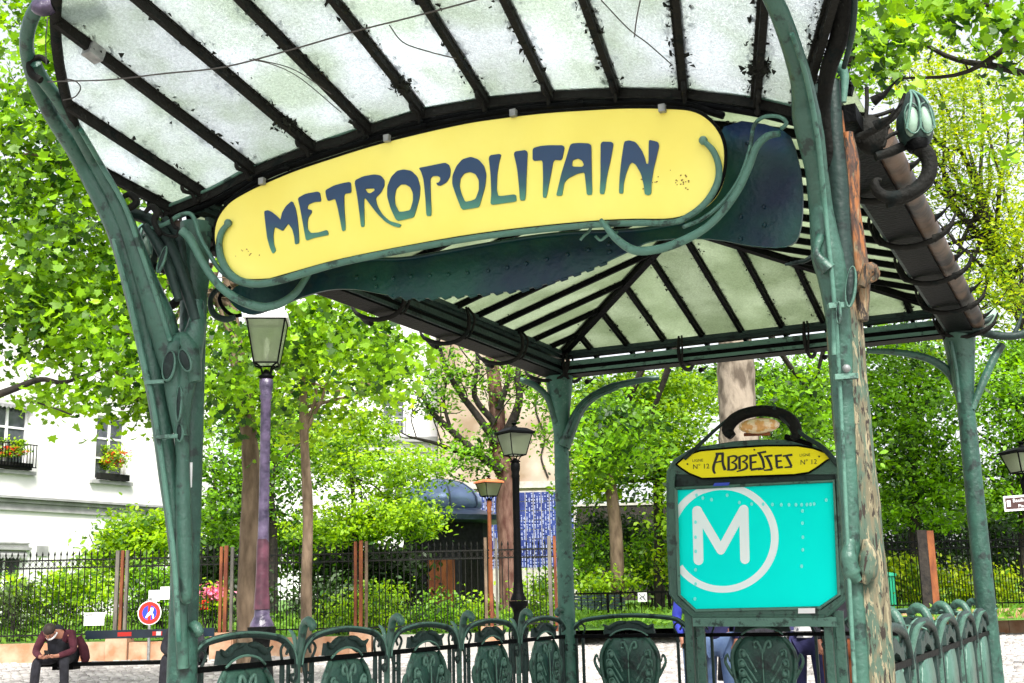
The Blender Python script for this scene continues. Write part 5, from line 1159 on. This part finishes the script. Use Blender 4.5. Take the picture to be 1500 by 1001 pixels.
# ============================================================ METROPOLITAIN SIGN
SG = thing('station_sign', 'long yellow enamel sign reading METROPOLITAIN in blue green letters', 'sign', Fp(690, 280, .12))
cap = [(395, 410), (370, 411), (350, 408), (330, 395), (317, 370), (313, 345), (318, 320), (335, 297), (360, 281), (385, 269), (430, 250), (480, 233), (540, 214), (600, 198), (680, 180), (740, 171), (800, 164), (860, 160), (920, 157), (985, 158), (1020, 163), (1045, 180), (1060, 205), (1063, 235), (1058, 265), (1045, 290), (1020, 310), (985, 322), (930, 323), (880, 325), (800, 332), (700, 344), (600, 361), (500, 381), (430, 400)]
caps = [tuple(x) for x in sm(cap+[cap[0]], 4)[:-1]]
mb = MB(); mb.plate([caps], lambda x, y: Fp(x, y, .13), E2*.025); part('panel', mb, yellow, SG)
cc = np.array(caps).mean(0)
mb = MB(); pts = [Fp(x, y, .13) for x, y in caps]; mb.tube(pts+[pts[0]], .009, 6, caps=False); part('rim', mb, black, SG)
def edge(path, rpx, m_, nm, off=.15):
    P = sm(path, 5); r = np.interp(np.linspace(0, 1, len(P)), np.linspace(0, 1, len(rpx)), rpx); pts = [Fp(q[0], q[1], off) for q in P]
    part(nm, MB().tube(pts, [pm(a, p[1]) for a, p in zip(r, pts)], 10), m_, SG)
edge([(335, 327), (325, 340), (321, 358), (325, 382), (338, 402), (356, 413), (380, 416), (410, 411), (440, 402), (500, 385), (600, 365), (700, 348), (800, 336), (880, 329), (930, 327), (985, 326), (1010, 316), (1034, 297), (1050, 270), (1053, 245), (1045, 222), (1030, 206)], [4, 5, 5, 6, 6, 6, 6, 6, 6, 5.5, 5.5, 5, 5, 5, 5, 5, 5, 5.5, 5.5, 5.5, 5, 4], green_l, 'whiplash_frame')
part('frame_tip', MB().ball(Fp(334, 327, .15), .026, 8, 5), green_l, SG); part('frame_tip', MB().ball(Fp(1030, 206, .15), .024, 8, 5), green_l, SG)
for x, y in ((384, 266), (567, 203), (752, 166), (970, 159)): mb = MB(); mb.box(Fp(x, y, .15), (.035, .03, .04), rotz(TH)); part('clip', mb, greym, SG)
mb = MB(); mb.tube([Fp(x, y, .05) for x, y in sm([(330, 300), (385, 262), (480, 226), (600, 191), (740, 164), (860, 153), (985, 151), (1060, 170)], 5)], .02, 6); part('top_rail', mb, black, SG)
for x in (420, 620, 850, 1010):
    y = float(np.interp(x, [385, 480, 600, 740, 860, 985, 1060], [262, 226, 191, 164, 153, 151, 170])); mb = MB(); mb.bar(Fp(x, y, .1), Fp(x, y-8, -.02), .03, .02); part('hanger', mb, black, SG)
def lt(sc, ox, oy, *loops): return [[(ox+x/sc, oy+y/sc) for x, y in L] for L in loops]
LET = {
 'M': lt(6.25, 380, 240, [(42, 435), (75, 425), (110, 440), (160, 480), (192, 515), (205, 450), (240, 390), (290, 345), (305, 350), (330, 410), (345, 500), (358, 620), (362, 725), (325, 740), (318, 670), (300, 600), (262, 545), (215, 612), (205, 612), (165, 590), (135, 580), (125, 660), (130, 740), (150, 795), (120, 825), (95, 770), (70, 680), (55, 560)]),
 'E': lt(6.25, 380, 240, [(350, 315), (420, 275), (550, 252), (565, 345), (500, 350), (450, 370), (437, 395), (440, 415), (478, 425), (475, 450), (445, 490), (438, 540), (440, 600), (470, 635), (540, 630), (620, 605), (632, 650), (560, 665), (490, 680), (425, 705), (410, 620), (385, 480), (368, 390)]),
 'T': lt(6.25, 380, 240, [(602, 243), (680, 200), (760, 178), (835, 165), (840, 265), (772, 275), (775, 400), (788, 605), (757, 620), (735, 500), (715, 400), (692, 318), (625, 342), (610, 300)]),
 'R': lt(6.25, 380, 240, [(868, 155), (950, 115), (1050, 98), (1110, 108), (1142, 150), (1142, 200), (1110, 265), (1062, 310), (1075, 380), (1120, 460), (1190, 525), (1300, 555), (1280, 585), (1220, 570), (1150, 530), (1080, 460), (1010, 370), (970, 315), (955, 320), (958, 450), (960, 575), (930, 580), (915, 450), (895, 300)], [(962, 228), (1050, 225), (1055, 245), (1015, 272), (990, 265)]),
 'O': lt(6.25, 380, 240, [(1255, 525), (1200, 410), (1168, 300), (1170, 210), (1205, 120), (1260, 65), (1320, 52), (1390, 65), (1445, 120), (1470, 210), (1465, 300), (1440, 400), (1412, 490), (1330, 510)], [(1275, 440), (1240, 370), (1237, 300), (1250, 230), (1290, 190), (1335, 188), (1380, 215), (1405, 270), (1405, 340), (1380, 425), (1320, 438)]),
 'P': lt(7.15, 600, 200, [(95, 330), (200, 310), (370, 275), (410, 295), (428, 350), (420, 420), (385, 480), (320, 517), (290, 512), (278, 485), (300, 485), (320, 460), (320, 430), (290, 412), (240, 415), (215, 440), (218, 600), (228, 830), (175, 835), (165, 650), (145, 450), (120, 370)]),
 'O2': lt(7.15, 600, 200, [(545, 770), (490, 630), (445, 500), (448, 410), (490, 310), (550, 240), (640, 213), (720, 240), (780, 310), (802, 400), (790, 520), (750, 660), (725, 740), (640, 755)], [(580, 685), (540, 600), (520, 520), (530, 440), (570, 385), (630, 370), (690, 395), (725, 460), (725, 560), (690, 655), (640, 675)]),
 'L': lt(7.15, 600, 200, [(825, 200), (960, 180), (935, 270), (915, 400), (910, 560), (925, 620), (960, 625), (1112, 605), (1120, 680), (980, 700), (845, 718), (855, 600), (848, 400)]),
 'I': lt(7.15, 600, 200, [(1085, 160), (1235, 140), (1225, 350), (1212, 668), (1155, 672), (1145, 520), (1125, 330)]),
 'T2': lt(7.143, 770, 190, [(72, 195), (150, 172), (240, 163), (410, 165), (378, 320), (290, 315), (260, 480), (215, 712), (178, 712), (182, 500), (178, 318), (72, 328)]),
 'A': lt(7.143, 770, 190, [(318, 692), (340, 600), (375, 450), (420, 310), (465, 160), (490, 145), (560, 140), (660, 145), (685, 165), (688, 400), (695, 680), (640, 685), (630, 580), (615, 445), (540, 460), (440, 510), (400, 560), (380, 690)], [(482, 375), (490, 320), (545, 300), (590, 325), (610, 370), (590, 390), (500, 388)]),
 'I2': lt(7.143, 770, 190, [(785, 125), (920, 130), (895, 280), (850, 480), (822, 675), (773, 672), (783, 500), (783, 300)]),
 'N': lt(7.143, 770, 190, [(1030, 125), (1080, 112), (1150, 130), (1210, 210), (1245, 290), (1260, 355), (1285, 360), (1288, 120), (1300, 108), (1385, 130), (1395, 170), (1370, 280), (1340, 400), (1315, 560), (1312, 670), (1280, 688), (1245, 675), (1235, 580), (1205, 460), (1150, 365), (1110, 342), (1085, 365), (1050, 460), (1025, 560), (1018, 668), (975, 668), (982, 500), (1000, 330)])}
def soften(L):                                         # round the traced corners a little
    L = np.array(L); out = []
    for i in range(len(L)):
        a, b, c = L[i-1], L[i], L[(i+1) % len(L)]; out += [tuple(b+(a-b)*.18), tuple(b+(a-b)*.06+(c-b)*.06), tuple(b+(c-b)*.18)]
    return out
def subdiv_cut(loops, fn, thick, y0, y1):
    """letter body as horizontal slices so the sheen painted into the enamel follows its height"""
    mb = MB(); mb.plate(loops, fn, thick); return mb
for nm, loops in LET.items():
    loops = [soften(L) for L in loops]; ys = [p[1] for p in loops[0]]; y0, y1 = min(ys), max(ys)
    mb = MB(); mb.plate(loops, lambda x, y: Fp(x, y, .137), E2*.006)
    ob = part('letter', mb, letterm, SG); ob.data.attributes.remove(ob.data.attributes['tint'])
    at_ = ob.data.attributes.new('tint', 'FLOAT', 'POINT'); flat = [p for L in loops for p in L]
    at_.data.foreach_set('value', [(y1-p[1])/(y1-y0) for p in flat+flat])
mb = MB()
for _ in range(46):
    cx, cy = random.choice([(363, 367), (995, 262), (1002, 268), (955, 268)]); x, y = random.gauss(cx, 8), random.gauss(cy, 5); mb.box(Fp(x, y, .132), (.006*random.random()+.002, .002, .005), rotz(TH))
part('rust_specks', mb, woodr, SG, kind='stuff')

# ============================================================ STATION MAP
MP0 = BL-E2*.3
Mp = lambda px, py, off=0.: onpl(px, py, MP0-E2*off, E2)
z5 = lambda pts: [(960+x/3.453, 640+y/3.453) for x, y in pts]
z6 = lambda pts: [(1000+x/5.562, 580+y/5.562) for x, y in pts]
TM = thing('station_map', 'station map board with ABBESSES name plate and cyan panel with M in circle', 'map board', Mp(1115, 1000)*V(1, 1, 0))
outl = z5([(64, 232), (66, 175), (98, 122), (190, 65), (400, 32), (520, 24), (700, 27), (830, 62), (900, 110), (940, 175), (950, 500), (972, 770), (955, 825), (880, 895), (860, 908), (190, 908), (110, 838), (78, 795), (66, 500)])
hole = z5([(104, 262), (902, 224), (929, 798), (832, 866), (205, 880), (120, 800)])
mb = MB(); mb.plate([outl], lambda x, y: Mp(x, y, 0), E2*.08); part('back_board', mb, green_d, TM)
mb = MB(); mb.plate([outl, z5([(96, 232), (100, 190), (910, 190), (915, 222), (938, 806), (840, 876), (200, 888), (110, 806)][::-1])], lambda x, y: Mp(x, y, .03), E2*.03); part('frame', mb, green, TM)
P = [Mp(x, y, .035) for x, y in hole+[hole[0]]]; mb = MB(); mb.tube(P, .016, 6, smooth=False); part('inner_moulding', mb, green_l, TM)
P = [Mp(x, y, .02) for x, y in outl+[outl[0]]]; mb = MB(); mb.tube(P, .018, 6); part('outer_moulding', mb, green, TM)
mb = MB(); mb.plate([hole], lambda x, y: Mp(x, y, .012), E2*.01); part('cyan_panel', mb, cyan, TM)
# circle and M
def clipx(x): return max(x, 106)
A = np.linspace(math.radians(-118), math.radians(152), 60)[::1]
cx, cy, ro, ri = 340, 512, 281, 245
# clockwise from upper left to lower left through the right (image y down)
th = np.linspace(math.radians(-112), math.radians(146), 70)
o_ = [(cx+(ro+2)*math.cos(a), cy+(ro-4)*math.sin(a)) for a in th]; i_ = [(cx+ri*math.cos(a), cy+(ri-2)*math.sin(a)) for a in th]
o_ = [(x, max(y, 246)) for x, y in o_]; i_ = [(x, max(y, 247)) for x, y in i_]
mb = MB(); mb.plate([z5(o_+i_[::-1])], lambda x, y: Mp(x, y, .0145), E2*.002)
th2 = np.linspace(math.radians(-166), math.radians(-111.5), 20); L = [(max(106, cx+(ro+2)*math.cos(a)), max(250, cy+(ro-4)*math.sin(a))) for a in th2]+[(max(106.5, cx+ri*math.cos(a)), max(250.5, cy+ri*math.sin(a))) for a in th2[::-1]]
L2 = []
for p in L:
    if not L2 or abs(p[0]-L2[-1][0])+abs(p[1]-L2[-1][1]) > .8: L2.append(p)
mb.plate([z5(L2)], lambda x, y: Mp(x, y, .0145), E2*.002); part('circle', mb, paleblue, TM)
def rstroke(pts, wd):
    p = np.array(pts, float); d = p[-1]-p[-2]; d /= np.linalg.norm(d); d0 = p[0]-p[1]; d0 /= np.linalg.norm(d0)
    def cap(c, dr): n = np.array([-dr[1], dr[0]]); return [tuple(c+n*wd/2*math.cos(a)+dr*wd/2*math.sin(a)) for a in np.linspace(0, PI, 9)]
    return cap(p[0], d0)+cap(p[-1], d)
mb = MB()
for i, (pts, wd) in enumerate([([(212, 375), (218, 624)], 50), ([(447, 368), (453, 620)], 47), ([(214, 376), (331, 574)], 44), ([(445, 368), (331, 574)], 44)]):
    mb.plate([z5(rstroke(pts, wd))], lambda x, y: Mp(x, y, .0146+i*.0006), E2*.002)
part('letter', mb, paleblue, TM)
mb = MB()
for i, (x, y) in enumerate([(203, 258), (377, 250), (208, 296), (240, 310), (284, 318), (363, 296), (425, 333), (487, 340), (545, 341), (592, 343), (637, 344), (676, 344), (711, 344), (740, 344), (767, 343), (785, 342), (803, 340), (864, 320), (744, 375), (744, 437), (746, 508), (746, 572), (740, 655), (203, 432), (203, 508), (204, 580), (203, 673), (203, 745), (200, 820)]):
    r = 3.2; q = z5([(x+2.2*r*math.cos(a), y+3*r*math.sin(a)) for a in np.linspace(0, 2*PI, 9)[:-1]]); mb.plate([q], lambda x, y: Mp(x, y, .019), E2*.002)
part('light_dots', mb, mat('faint_cyan_print', (.2, .9, .85), rough=.35), TM, kind='stuff')
mb = MB(); mb.plate([z5([(300, 234), (375, 231), (372, 246), (290, 250)])], lambda x, y: Mp(x, y, .056), E2*.002); part('sticker', mb, mat('blue_sticker', (.02, .06, .5), rough=.4), TM)
mb = MB(); mb.plate([z5([(722, 868), (808, 866), (808, 893), (722, 894)])], lambda x, y: Mp(x, y, .058), E2*.002); part('label', mb, whitepaint, TM)
# name plate
npl = z5([(104, 140), (160, 92), (230, 70), (400, 55), (560, 45), (720, 45), (800, 58), (860, 80), (897, 102), (860, 125), (820, 155), (775, 182), (700, 193), (500, 200), (300, 210), (235, 212), (170, 186), (130, 160)])
mb = MB(); mb.plate([npl], lambda x, y: Mp(x, y, .05), E2*.02); NP_ = part('name_plate', mb, yellow2, TM)
mb = MB(); P = [Mp(x, y, .05) for x, y in npl+[npl[0]]]; mb.tube(P, .009, 6); part('plate_rim', mb, black, TM)
ST = [[([(266, 634), (252, 612), (252, 575), (266, 530), (284, 478)], [10, 14, 15, 14, 15]), ([(268, 474), (334, 470)], 13), ([(326, 470), (326, 545), (345, 606)], [15, 13, 17]), ([(262, 545), (330, 530)], 8)],
      [([(374, 500), (374, 604)], 14), ([(364, 500), (415, 490), (440, 502), (428, 528), (396, 544)], [6, 10, 14, 10, 5]), ([(396, 544), (430, 556), (436, 584), (410, 602), (360, 606)], [5, 11, 14, 11, 6])],
      [([(462, 500), (464, 600)], 14), ([(452, 500), (500, 488), (524, 500), (514, 524), (484, 538)], [6, 10, 14, 10, 5]), ([(484, 538), (518, 552), (522, 584), (494, 602), (440, 618)], [5, 11, 14, 11, 6])],
      [([(552, 490), (556, 600)], 14), ([(542, 492), (606, 482)], 12), ([(556, 545), (600, 538)], 10), ([(554, 604), (640, 590)], [13, 10])],
      [([(608, 468), (680, 455)], [9, 12]), ([(624, 470), (650, 520), (664, 588)], [14, 15, 13]), ([(664, 592), (612, 604)], [12, 6])],
      [([(664, 496), (732, 486)], [10, 12]), ([(684, 500), (708, 545), (728, 600)], [14, 15, 13]), ([(730, 600), (662, 608)], [12, 7])],
      [([(762, 490), (768, 582)], 14), ([(750, 492), (808, 484)], 12), ([(766, 536), (806, 530)], 9), ([(764, 586), (816, 580)], 12)],
      [([(816, 492), (894, 480)], [9, 13]), ([(846, 494), (868, 535), (888, 575)], [14, 15, 12]), ([(890, 578), (830, 584)], [12, 7])]]
for Ls in ST:
    mb = MB()
    for i, (pts, wd) in enumerate(Ls): mb.plate([z6(stroke(pts, np.array(wd)*1.45))], lambda x, y: Mp(x, y, .053+i*.0006), E2*.0022)
    part('letter', mb, inkm, TM)
def mtext(body, px, py, szpx, slope=-.05):
    s_ = szpx*1.45
    text_plate(body, 1, lambda u, v: Mp(px+u*s_, py-v*s_+u*s_*slope, .053), inkm, 'lettering', TM, 0)
mtext('LIGNE', 1014, 677, 4); mtext('N° 12', 1014.5, 687.5, 7); mtext('LIGNE', 1171, 669, 4); mtext('N° 12', 1172, 681, 7)
mb = MB()
for x, y in ((1007, 680), (1105, 659), (1200, 669)): mb.ball(Mp(x, y, .052), .009, 6, 4)
part('screws', mb, inkm, TM)
for a, b in (((1007, 895), (1018, 1090)), ((1024, 903), (1028, 1090)), ((1211, 903), (1213, 1090)), ((1228, 895), (1232, 1090))):
    p, q = Mp(*a), Mp(*b); q = V(p[0], p[1], .05); mb = MB(); mb.bar(p+E2*.03, q+E2*.03, .07, .05, up=E2); part('leg', mb, green, TM)
mb = MB(); mb.bar(Mp(1016, 911), Mp(1226, 911), .06, .085); part('cross_bar', mb, green_l, TM)
# lamp on the map
LM = thing('map_lamp', 'curved iron hood lamp with amber glass on top of the station map', 'lamp', Mp(1115, 652))
def mtube(pts, r, m_, nm, off=0., n=5):
    P = sm(pts, n); rr = np.interp(np.linspace(0, 1, len(P)), np.linspace(0, 1, len(r)), r) if not np.isscalar(r) else np.ones(len(P))*r
    q = [Mp(x, y, off) for x, y in P]; part(nm, MB().tube(q, [pm(a, 12.2) for a in rr], 10), m_, LM)
mtube([(1073, 640), (1066, 630), (1074, 616), (1092, 606), (1117, 602), (1142, 606), (1160, 618), (1167, 635), (1160, 644)], [6, 9, 9, 8, 8, 8, 9, 8, 4], darkiron, 'hood', .05)
mtube([(1002, 672), (1020, 656), (1050, 628), (1078, 606), (1090, 601)], [3.5, 3, 2.5, 2.5, 3], green_d, 'stay', .06)
mtube([(1133, 598), (1150, 616), (1180, 640), (1205, 656), (1228, 682)], [3, 3, 3, 3.5, 4], green_d, 'stay', .08)
mtube([(1150, 640), (1168, 645), (1190, 652)], [4, 4, 3], black, 'stay', .03)
mb = MB(); mb.ball(Mp(1112, 624, .08), V(pm(29, 12.2), .09, pm(11, 12.2)), 16, 10, rotz(TH)); part('amber_glass', mb, amber, LM)
mb = MB(); mb.tube([Mp(1090, 637, .04), Mp(1128, 636, .04)], .016, 6); part('socket', mb, woodr, LM)

# ============================================================ LILY LAMPS ON THE FRONT POSTS
yl_ = 5.95; c0 = at(1339, 178, yl_)
LB = thing('lily_lamp', 'bud shaped iron lamp with two pale lenses on a curved stem right of mottled post', 'lamp', c0, 0)
u_ = yl_/FPX
def lq(px, py, dy=0): return c0+V((px-1339)*u_, dy, -(py-178)*u_)
prof = [(0.004, 52), (8, 47), (15, 38), (22, 22), (27, 2), (28, -14), (25, -30), (18, -42), (10, -50)]
mb = MB(); mb.lathe([(r*u_*1.0, z*u_*1.0) for r, z in prof[::-1]], c0, 18); part('bud_shell', mb, green_d, LB)
for sgn, sx, ang in ((-1, -11, .25), (1, 10, -.2)):
    mb = MB(); mb.ball(c0+V(sx*u_, -.062, -8*u_), V(.036, .04, .082), 14, 10, np.array(Matrix.Rotation(ang*.4, 3, 'Y'))); part('lens', mb, lensm, LB)
    mb = MB(); Pp = [(sx+11*math.cos(a)*1.1, -5+25*math.sin(a)) for a in np.linspace(0, 2*PI, 17)]; mb.tube([c0+V(x*u_, -.086, z*u_) for x, z in Pp], .005, 5); part('lens_rim', mb, green, LB)
mb = MB()
for x0, x1 in ((0, 0), (-8, -24), (8, 24)): mb.tube(sm([lq(1339+x0*.2, 127, -.0), lq(1339+x0, 145, -.07), lq(1339+x1*.6, 165, -.1), lq(1339+x1*.9, 200, -.085)], 3), .007, 5)
part('bud_ribs', mb, green_l, LB)
part('stem', MB().tube([lq(x, y, -.02) for x, y in sm([(1340, 222), (1352, 236), (1354, 256), (1346, 276), (1326, 293), (1300, 302), (1280, 300), (1268, 288), (1270, 276), (1278, 274)], 5)], [pm(a, yl_) for a in np.interp(np.linspace(0, 1, 46), [0, .3, .6, .8, 1], [13, 12, 10, 8, 3])], 10), darkiron, LB)
part('cup', MB().tube([lq(x, y, -.02) for x, y in [(1340, 228), (1338, 216), (1336, 206)]], [.05, .062, .045], 10), black, LB)
part('lower_frond', MB().tube([lq(x, y, -.0) for x, y in sm([(1285, 312), (1315, 306), (1345, 290), (1360, 275)], 4)], [pm(a, yl_) for a in np.linspace(6, 3, 13)], 8), darkiron, LB)
part('arm', MB().tube([lq(x, y, .02) for x, y in [(1276, 232), (1300, 225), (1330, 212)]], .026, 8), darkiron, LB)
for pts in ([(1250, 210), (1262, 180), (1268, 150), (1270, 120)], [(1262, 175), (1278, 205), (1288, 218), (1295, 190), (1300, 185)], [(1268, 170), (1290, 165), (1310, 158)], [(1280, 215), (1300, 200), (1330, 190)]):
    part('tendril', MB().tube([lq(x, y, .0) for x, y in sm(pts, 3)], .011, 6), darkiron, LB)
part('junction', MB().ball(lq(1272, 195, .03), (.085, .07, .11), 10, 8), darkiron, LB)
c = copy_tree(LB, at(212, 362, 7.75), 0, 'bud shaped iron lamp half hidden between the left front post and its curved arm'); c.scale = (-1, 1, 1)
for o in (LB, c): o['group'] = 'lily shaped lamps on the front posts'

# ============================================================ RAILING PANELS
def make_panel(w_, lab):
    t = thing('railing_panel', lab, 'railing', (0, 0, 0), 0, 'cast iron railing panels round the stair well'); t['_local'] = 1
    h = w_/2
    def P_(nm, mb, m): return part(nm, mb, m, t)
    P_('rail_bar', MB().box((h, 0, 1.18), (w_, .03, .035)), black)
    P_('lower_rail', MB().box((h, 0, .25), (w_, .03, .03)), black)
    arch = sm([(.03, 0, 1.14), (.05, 0, 1.22), (.11, 0, 1.29), (.24, 0, 1.345), (h, 0, 1.375), (w_-.24, 0, 1.345), (w_-.11, 0, 1.29), (w_-.05, 0, 1.22), (w_-.03, 0, 1.14)], 5)
    P_('arch', MB().tube(arch, .024, 8), green_d)
    P_('arch_bead', MB().tube(arch+V(0, -.02, .012), .009, 6), green_l)
    for s in (-1, 1):
        q = lambda x: h+s*x
        P_('upright', MB().box((q(h-.17), 0, .72), (.025, .025, .94)), green_d); P_('upright', MB().box((q(h-.1), .0, .72), (.02, .02, .94)), green_d)
        P_('scroll', MB().tube(sm([(q(h-.17), 0, 1.19), (q(h-.2), -.01, 1.26), (q(h-.16), -.01, 1.3), (q(h-.12), -.01, 1.27), (q(h-.14), -.01, 1.23)], 3), .01, 5), green_d)
        P_('lower_scroll', MB().tube(sm([(q(h-.04), -.02, 1.16), (q(h-.05), -.03, 1.08), (q(h-.09), -.03, 1.05), (q(h-.11), -.03, 1.09), (q(h-.08), -.03, 1.1)], 3), .011, 5), green_d)
        P_('shield_rim', MB().tube(sm([(q(.2), -.01, 1.15), (q(.26), -.02, 1.08), (q(.3), -.02, .98), (q(.29), -.02, .82), (q(.24), -.02, .65), (q(.14), -.02, .45), (q(.0), -.01, .34)], 4), .02, 8), green)
        P_('shield_ear', MB().tube(sm([(q(.24), -.01, .72), (q(.31), -.02, .82), (q(.37), -.02, .93), (q(.345), -.02, 1.0), (q(.325), -.02, .93)], 3), [.008, .015, .018, .018, .017, .016, .015, .014, .013, .012, .01, .008, .006], 6), green)
        for i, (x, z) in enumerate(((.185, 1.0), (.2, .91), (.195, .82), (.175, .73))):
            P_('knob', MB().ball((q(x), -.04, z), .03, 8, 5), green_l)  # paler green puts the highlights of the raised relief into its colour
            P_('tendril', MB().tube(sm([(q(x+.03), -.03, z-.03), (q(x+.035), -.035, z+.03), (q(x-.0), -.035, z+.04), (q(x-.04), -.03, z-.02), (q(.07), -.045, z-.16)], 3), .012, 5), green_l)
        P_('top_curl', MB().tube(sm([(q(.0), -.03, 1.0), (q(.035), -.035, 1.1), (q(.07), -.035, 1.12), (q(.08), -.035, 1.07), (q(.05), -.035, 1.06)], 3), .014, 5), green_l)
        P_('crown_horn', MB().tube(sm([(q(.02), -.01, 1.31), (q(.12), -.015, 1.3), (q(.2), -.02, 1.26), (q(.265), -.03, 1.29)], 3), [.012, .02, .022, .022, .024, .026, .024, .02, .014, .008], 7), green_d)
    out = [(h+x, z) for x, z in ((-.17, 1.16), (.17, 1.16), (.25, 1.08), (.29, .97), (.28, .82), (.23, .66), (.14, .47), (0, .36), (-.14, .47), (-.23, .66), (-.28, .82), (-.29, .97), (-.25, 1.08))]
    mb = MB(); oo = sm([(x, 0, z) for x, z in out]+[(out[0][0], 0, out[0][1])], 3)[:-1]; n = len(oo); cz = np.array([h, 0, .84]); vs = []
    for kk, (f_, y_) in enumerate(((1, .015), (1, -.005), (.85, -.022), (.55, -.038), (.25, -.046))):
        vs += [tuple(cz+(p-cz)*f_+V(0, y_, 0)) for p in oo]
    vs.append((h, -.048, .84)); fs = [(a*n+i, a*n+(i+1) % n, (a+1)*n+(i+1) % n, (a+1)*n+i) for a in range(4) for i in range(n)]+[(4*n+i, 4*n+(i+1) % n, 5*n) for i in range(n)]+[tuple(range(n))[::-1]]
    mb.add(vs, fs, True); P_('shield', mb, green)
    P_('shield_spine', MB().tube([(h, -.055, 1.05), (h, -.062, .8), (h, -.03, .4)], .008, 5), green_l)
    mb = MB(); cr = [(h-.27, 1.2), (h-.25, 1.285), (h-.17, 1.265), (h-.09, 1.3), (h, 1.325), (h+.09, 1.3), (h+.17, 1.265), (h+.25, 1.285), (h+.27, 1.2), (h+.18, 1.2), (h+.1, 1.235), (h, 1.25), (h-.1, 1.235), (h-.18, 1.2)]
    tri2 = tessellate_polygon([[Vector((x, z, 0)) for x, z in cr]]); m_ = len(cr)
    mb.add([(x, -.018, z) for x, z in cr]+[(x, .018, z) for x, z in cr], [tuple(t_) for t_ in tri2]+[tuple(i+m_ for i in t_) for t_ in tri2]+[(i, (i+1) % m_, (i+1) % m_+m_, i+m_) for i in range(m_)]); P_('crown', mb, green_d)
    P_('crown_arc', MB().tube(sm([(h-.2, -.02, 1.18), (h-.12, -.025, 1.225), (h, -.025, 1.245), (h+.12, -.025, 1.225), (h+.2, -.02, 1.18)], 4), .009, 5), green_l)
    # hooked finial at the joint
    P_('finial', MB().tube(sm([(0, 0, .3), (0, 0, .8), (0, 0, 1.15), (.0, -.02, 1.25), (.01, -.03, 1.34), (-.005, -.06, 1.42), (-.03, -.11, 1.445), (-.04, -.15, 1.41), (-.035, -.13, 1.385)], 4), np.interp(np.linspace(0, 1, 33), [0, .3, .5, .75, .88, 1], [.022, .024, .028, .032, .03, .012]), 8), green)
    P_('finial_leaf', MB().tube(sm([(.0, 0, 1.2), (.02, .03, 1.3), (.03, .06, 1.36), (.04, .1, 1.385)], 3), [.012, .016, .018, .018, .018, .017, .015, .012, .009, .004], 6), green_l)
    P_('finial_foot', MB().box((0, 0, .2), (.07, .07, .25)), green_d)
    del t['_local']; return t
order = ['nearest', 'second', 'third', 'fourth', 'farthest']
aL = math.atan2(E2[1], E2[0]); wS = LEN/5
pr = make_panel(wS, 'railing panel with heart shaped shield in the left row, nearest to the left front post'); pr.location = (FL+E2*0).tolist(); pr.rotation_euler = (0, 0, aL)
for i in range(1, 5): copy_tree(pr, FL+E2*wS*i, aL, 'railing panel with shield in the left row, %s' % ['', 'second from the left post', 'middle one of the five', 'fourth from the front', 'touching the rear left post'][i])
for i in range(5): copy_tree(pr, FR+E2*wS*(i+1), aL+PI, 'railing panel seen edge on in the right row, %s' % ['touching the mottled front post', 'second behind the mottled post', 'middle one of the row', 'fourth behind the mottled post', 'touching the rear right post'][i])
wR = WID/3
p3 = make_panel(wR, 'wide railing panel with ornate shield just right of the rear left post'); p3.location = BL.tolist(); p3.rotation_euler = (0, 0, TH)
for i, l_ in ((1, 'wide railing panel with ornate shield seen between the legs of the station map'), (2, 'wide rear railing panel mostly hidden behind the mottled front post')): copy_tree(p3, BL+E1*wR*i, TH, l_)
t = thing('stone_plinth', 'low grey stone plinth under the railing panels', 'plinth', ctr*V(1, 1, 0))
for A_, B_ in ((FL, BL), (BL, BR), (BR, FR)):
    n = 4
    for i in range(n):
        a, b = A_+(B_-A_)*(i/n), A_+(B_-A_)*((i+1)/n); dd = (B_-A_)/np.linalg.norm(B_-A_)
        mb = MB(); mb.bar(a+Z*.07+dd*.004, b+Z*.07-dd*.004, .3, .18); part('stone_block', mb, stone_g, t)

# ============================================================ CABLES
def cable(label, pts, y, r=2., name='cable'):
    P = sm(pts, 6); n = len(P); yy = np.interp(np.linspace(0, 1, n), np.linspace(0, 1, len(y)), y) if not np.isscalar(y) else np.ones(n)*y
    Q = [at(a, b, c_) for (a, b), c_ in zip(P, yy)]; mb = MB(); mb.tube(Q, pm(r, 6.2)/2, 5); t = tag(mb.build(name, mat('grey_cable', (.05, .045, .04), rough=.6), None, origin=Q[0]), label, 'cable'); return t
cable('long thin cable strung across under the glass from the left arm', [(70, 120), (95, 119), (160, 117), (240, 108), (330, 98), (430, 72), (520, 46), (600, 26), (690, 2), (760, -20)], [6.5, 5.8, 5.4], 2.6)
cable('loop of cable tied round the top of the left arm', [(92, 147), (110, 142), (118, 128), (108, 118), (90, 116)], 6.5, 2.2)
cable('thin wire sagging from the long cable to the third rib', [(365, 87), (400, 95), (440, 115), (500, 165)], [5.9, 6.2], 1.6)
cable('second thin wire hanging beside it toward the fourth rib', [(370, 86), (430, 102), (485, 138)], [5.9, 6.2], 1.6)
cable('short dark wire drooping from the cable near the middle rib', [(570, 37), (590, 62), (625, 75), (668, 86)], [5.7, 6.0], 2.)
cable('twisted wire crossing the glass near the right of the canopy', [(880, 0), (920, 42), (950, 65), (985, 96)], [5.3, 5.6], 1.8)
cable('short wire end hanging from the glass between two right hand ribs', [(938, 0), (933, 25), (929, 55)], [5.4, 5.5], 2.)
cable('thin lead running down the inner edge of the left arm', [(70, 25), (67, 60), (68, 95)], 6.2, 2.)
for k in list(bpy.data.objects):
    if k.get('_local') is not None: del k['_local']
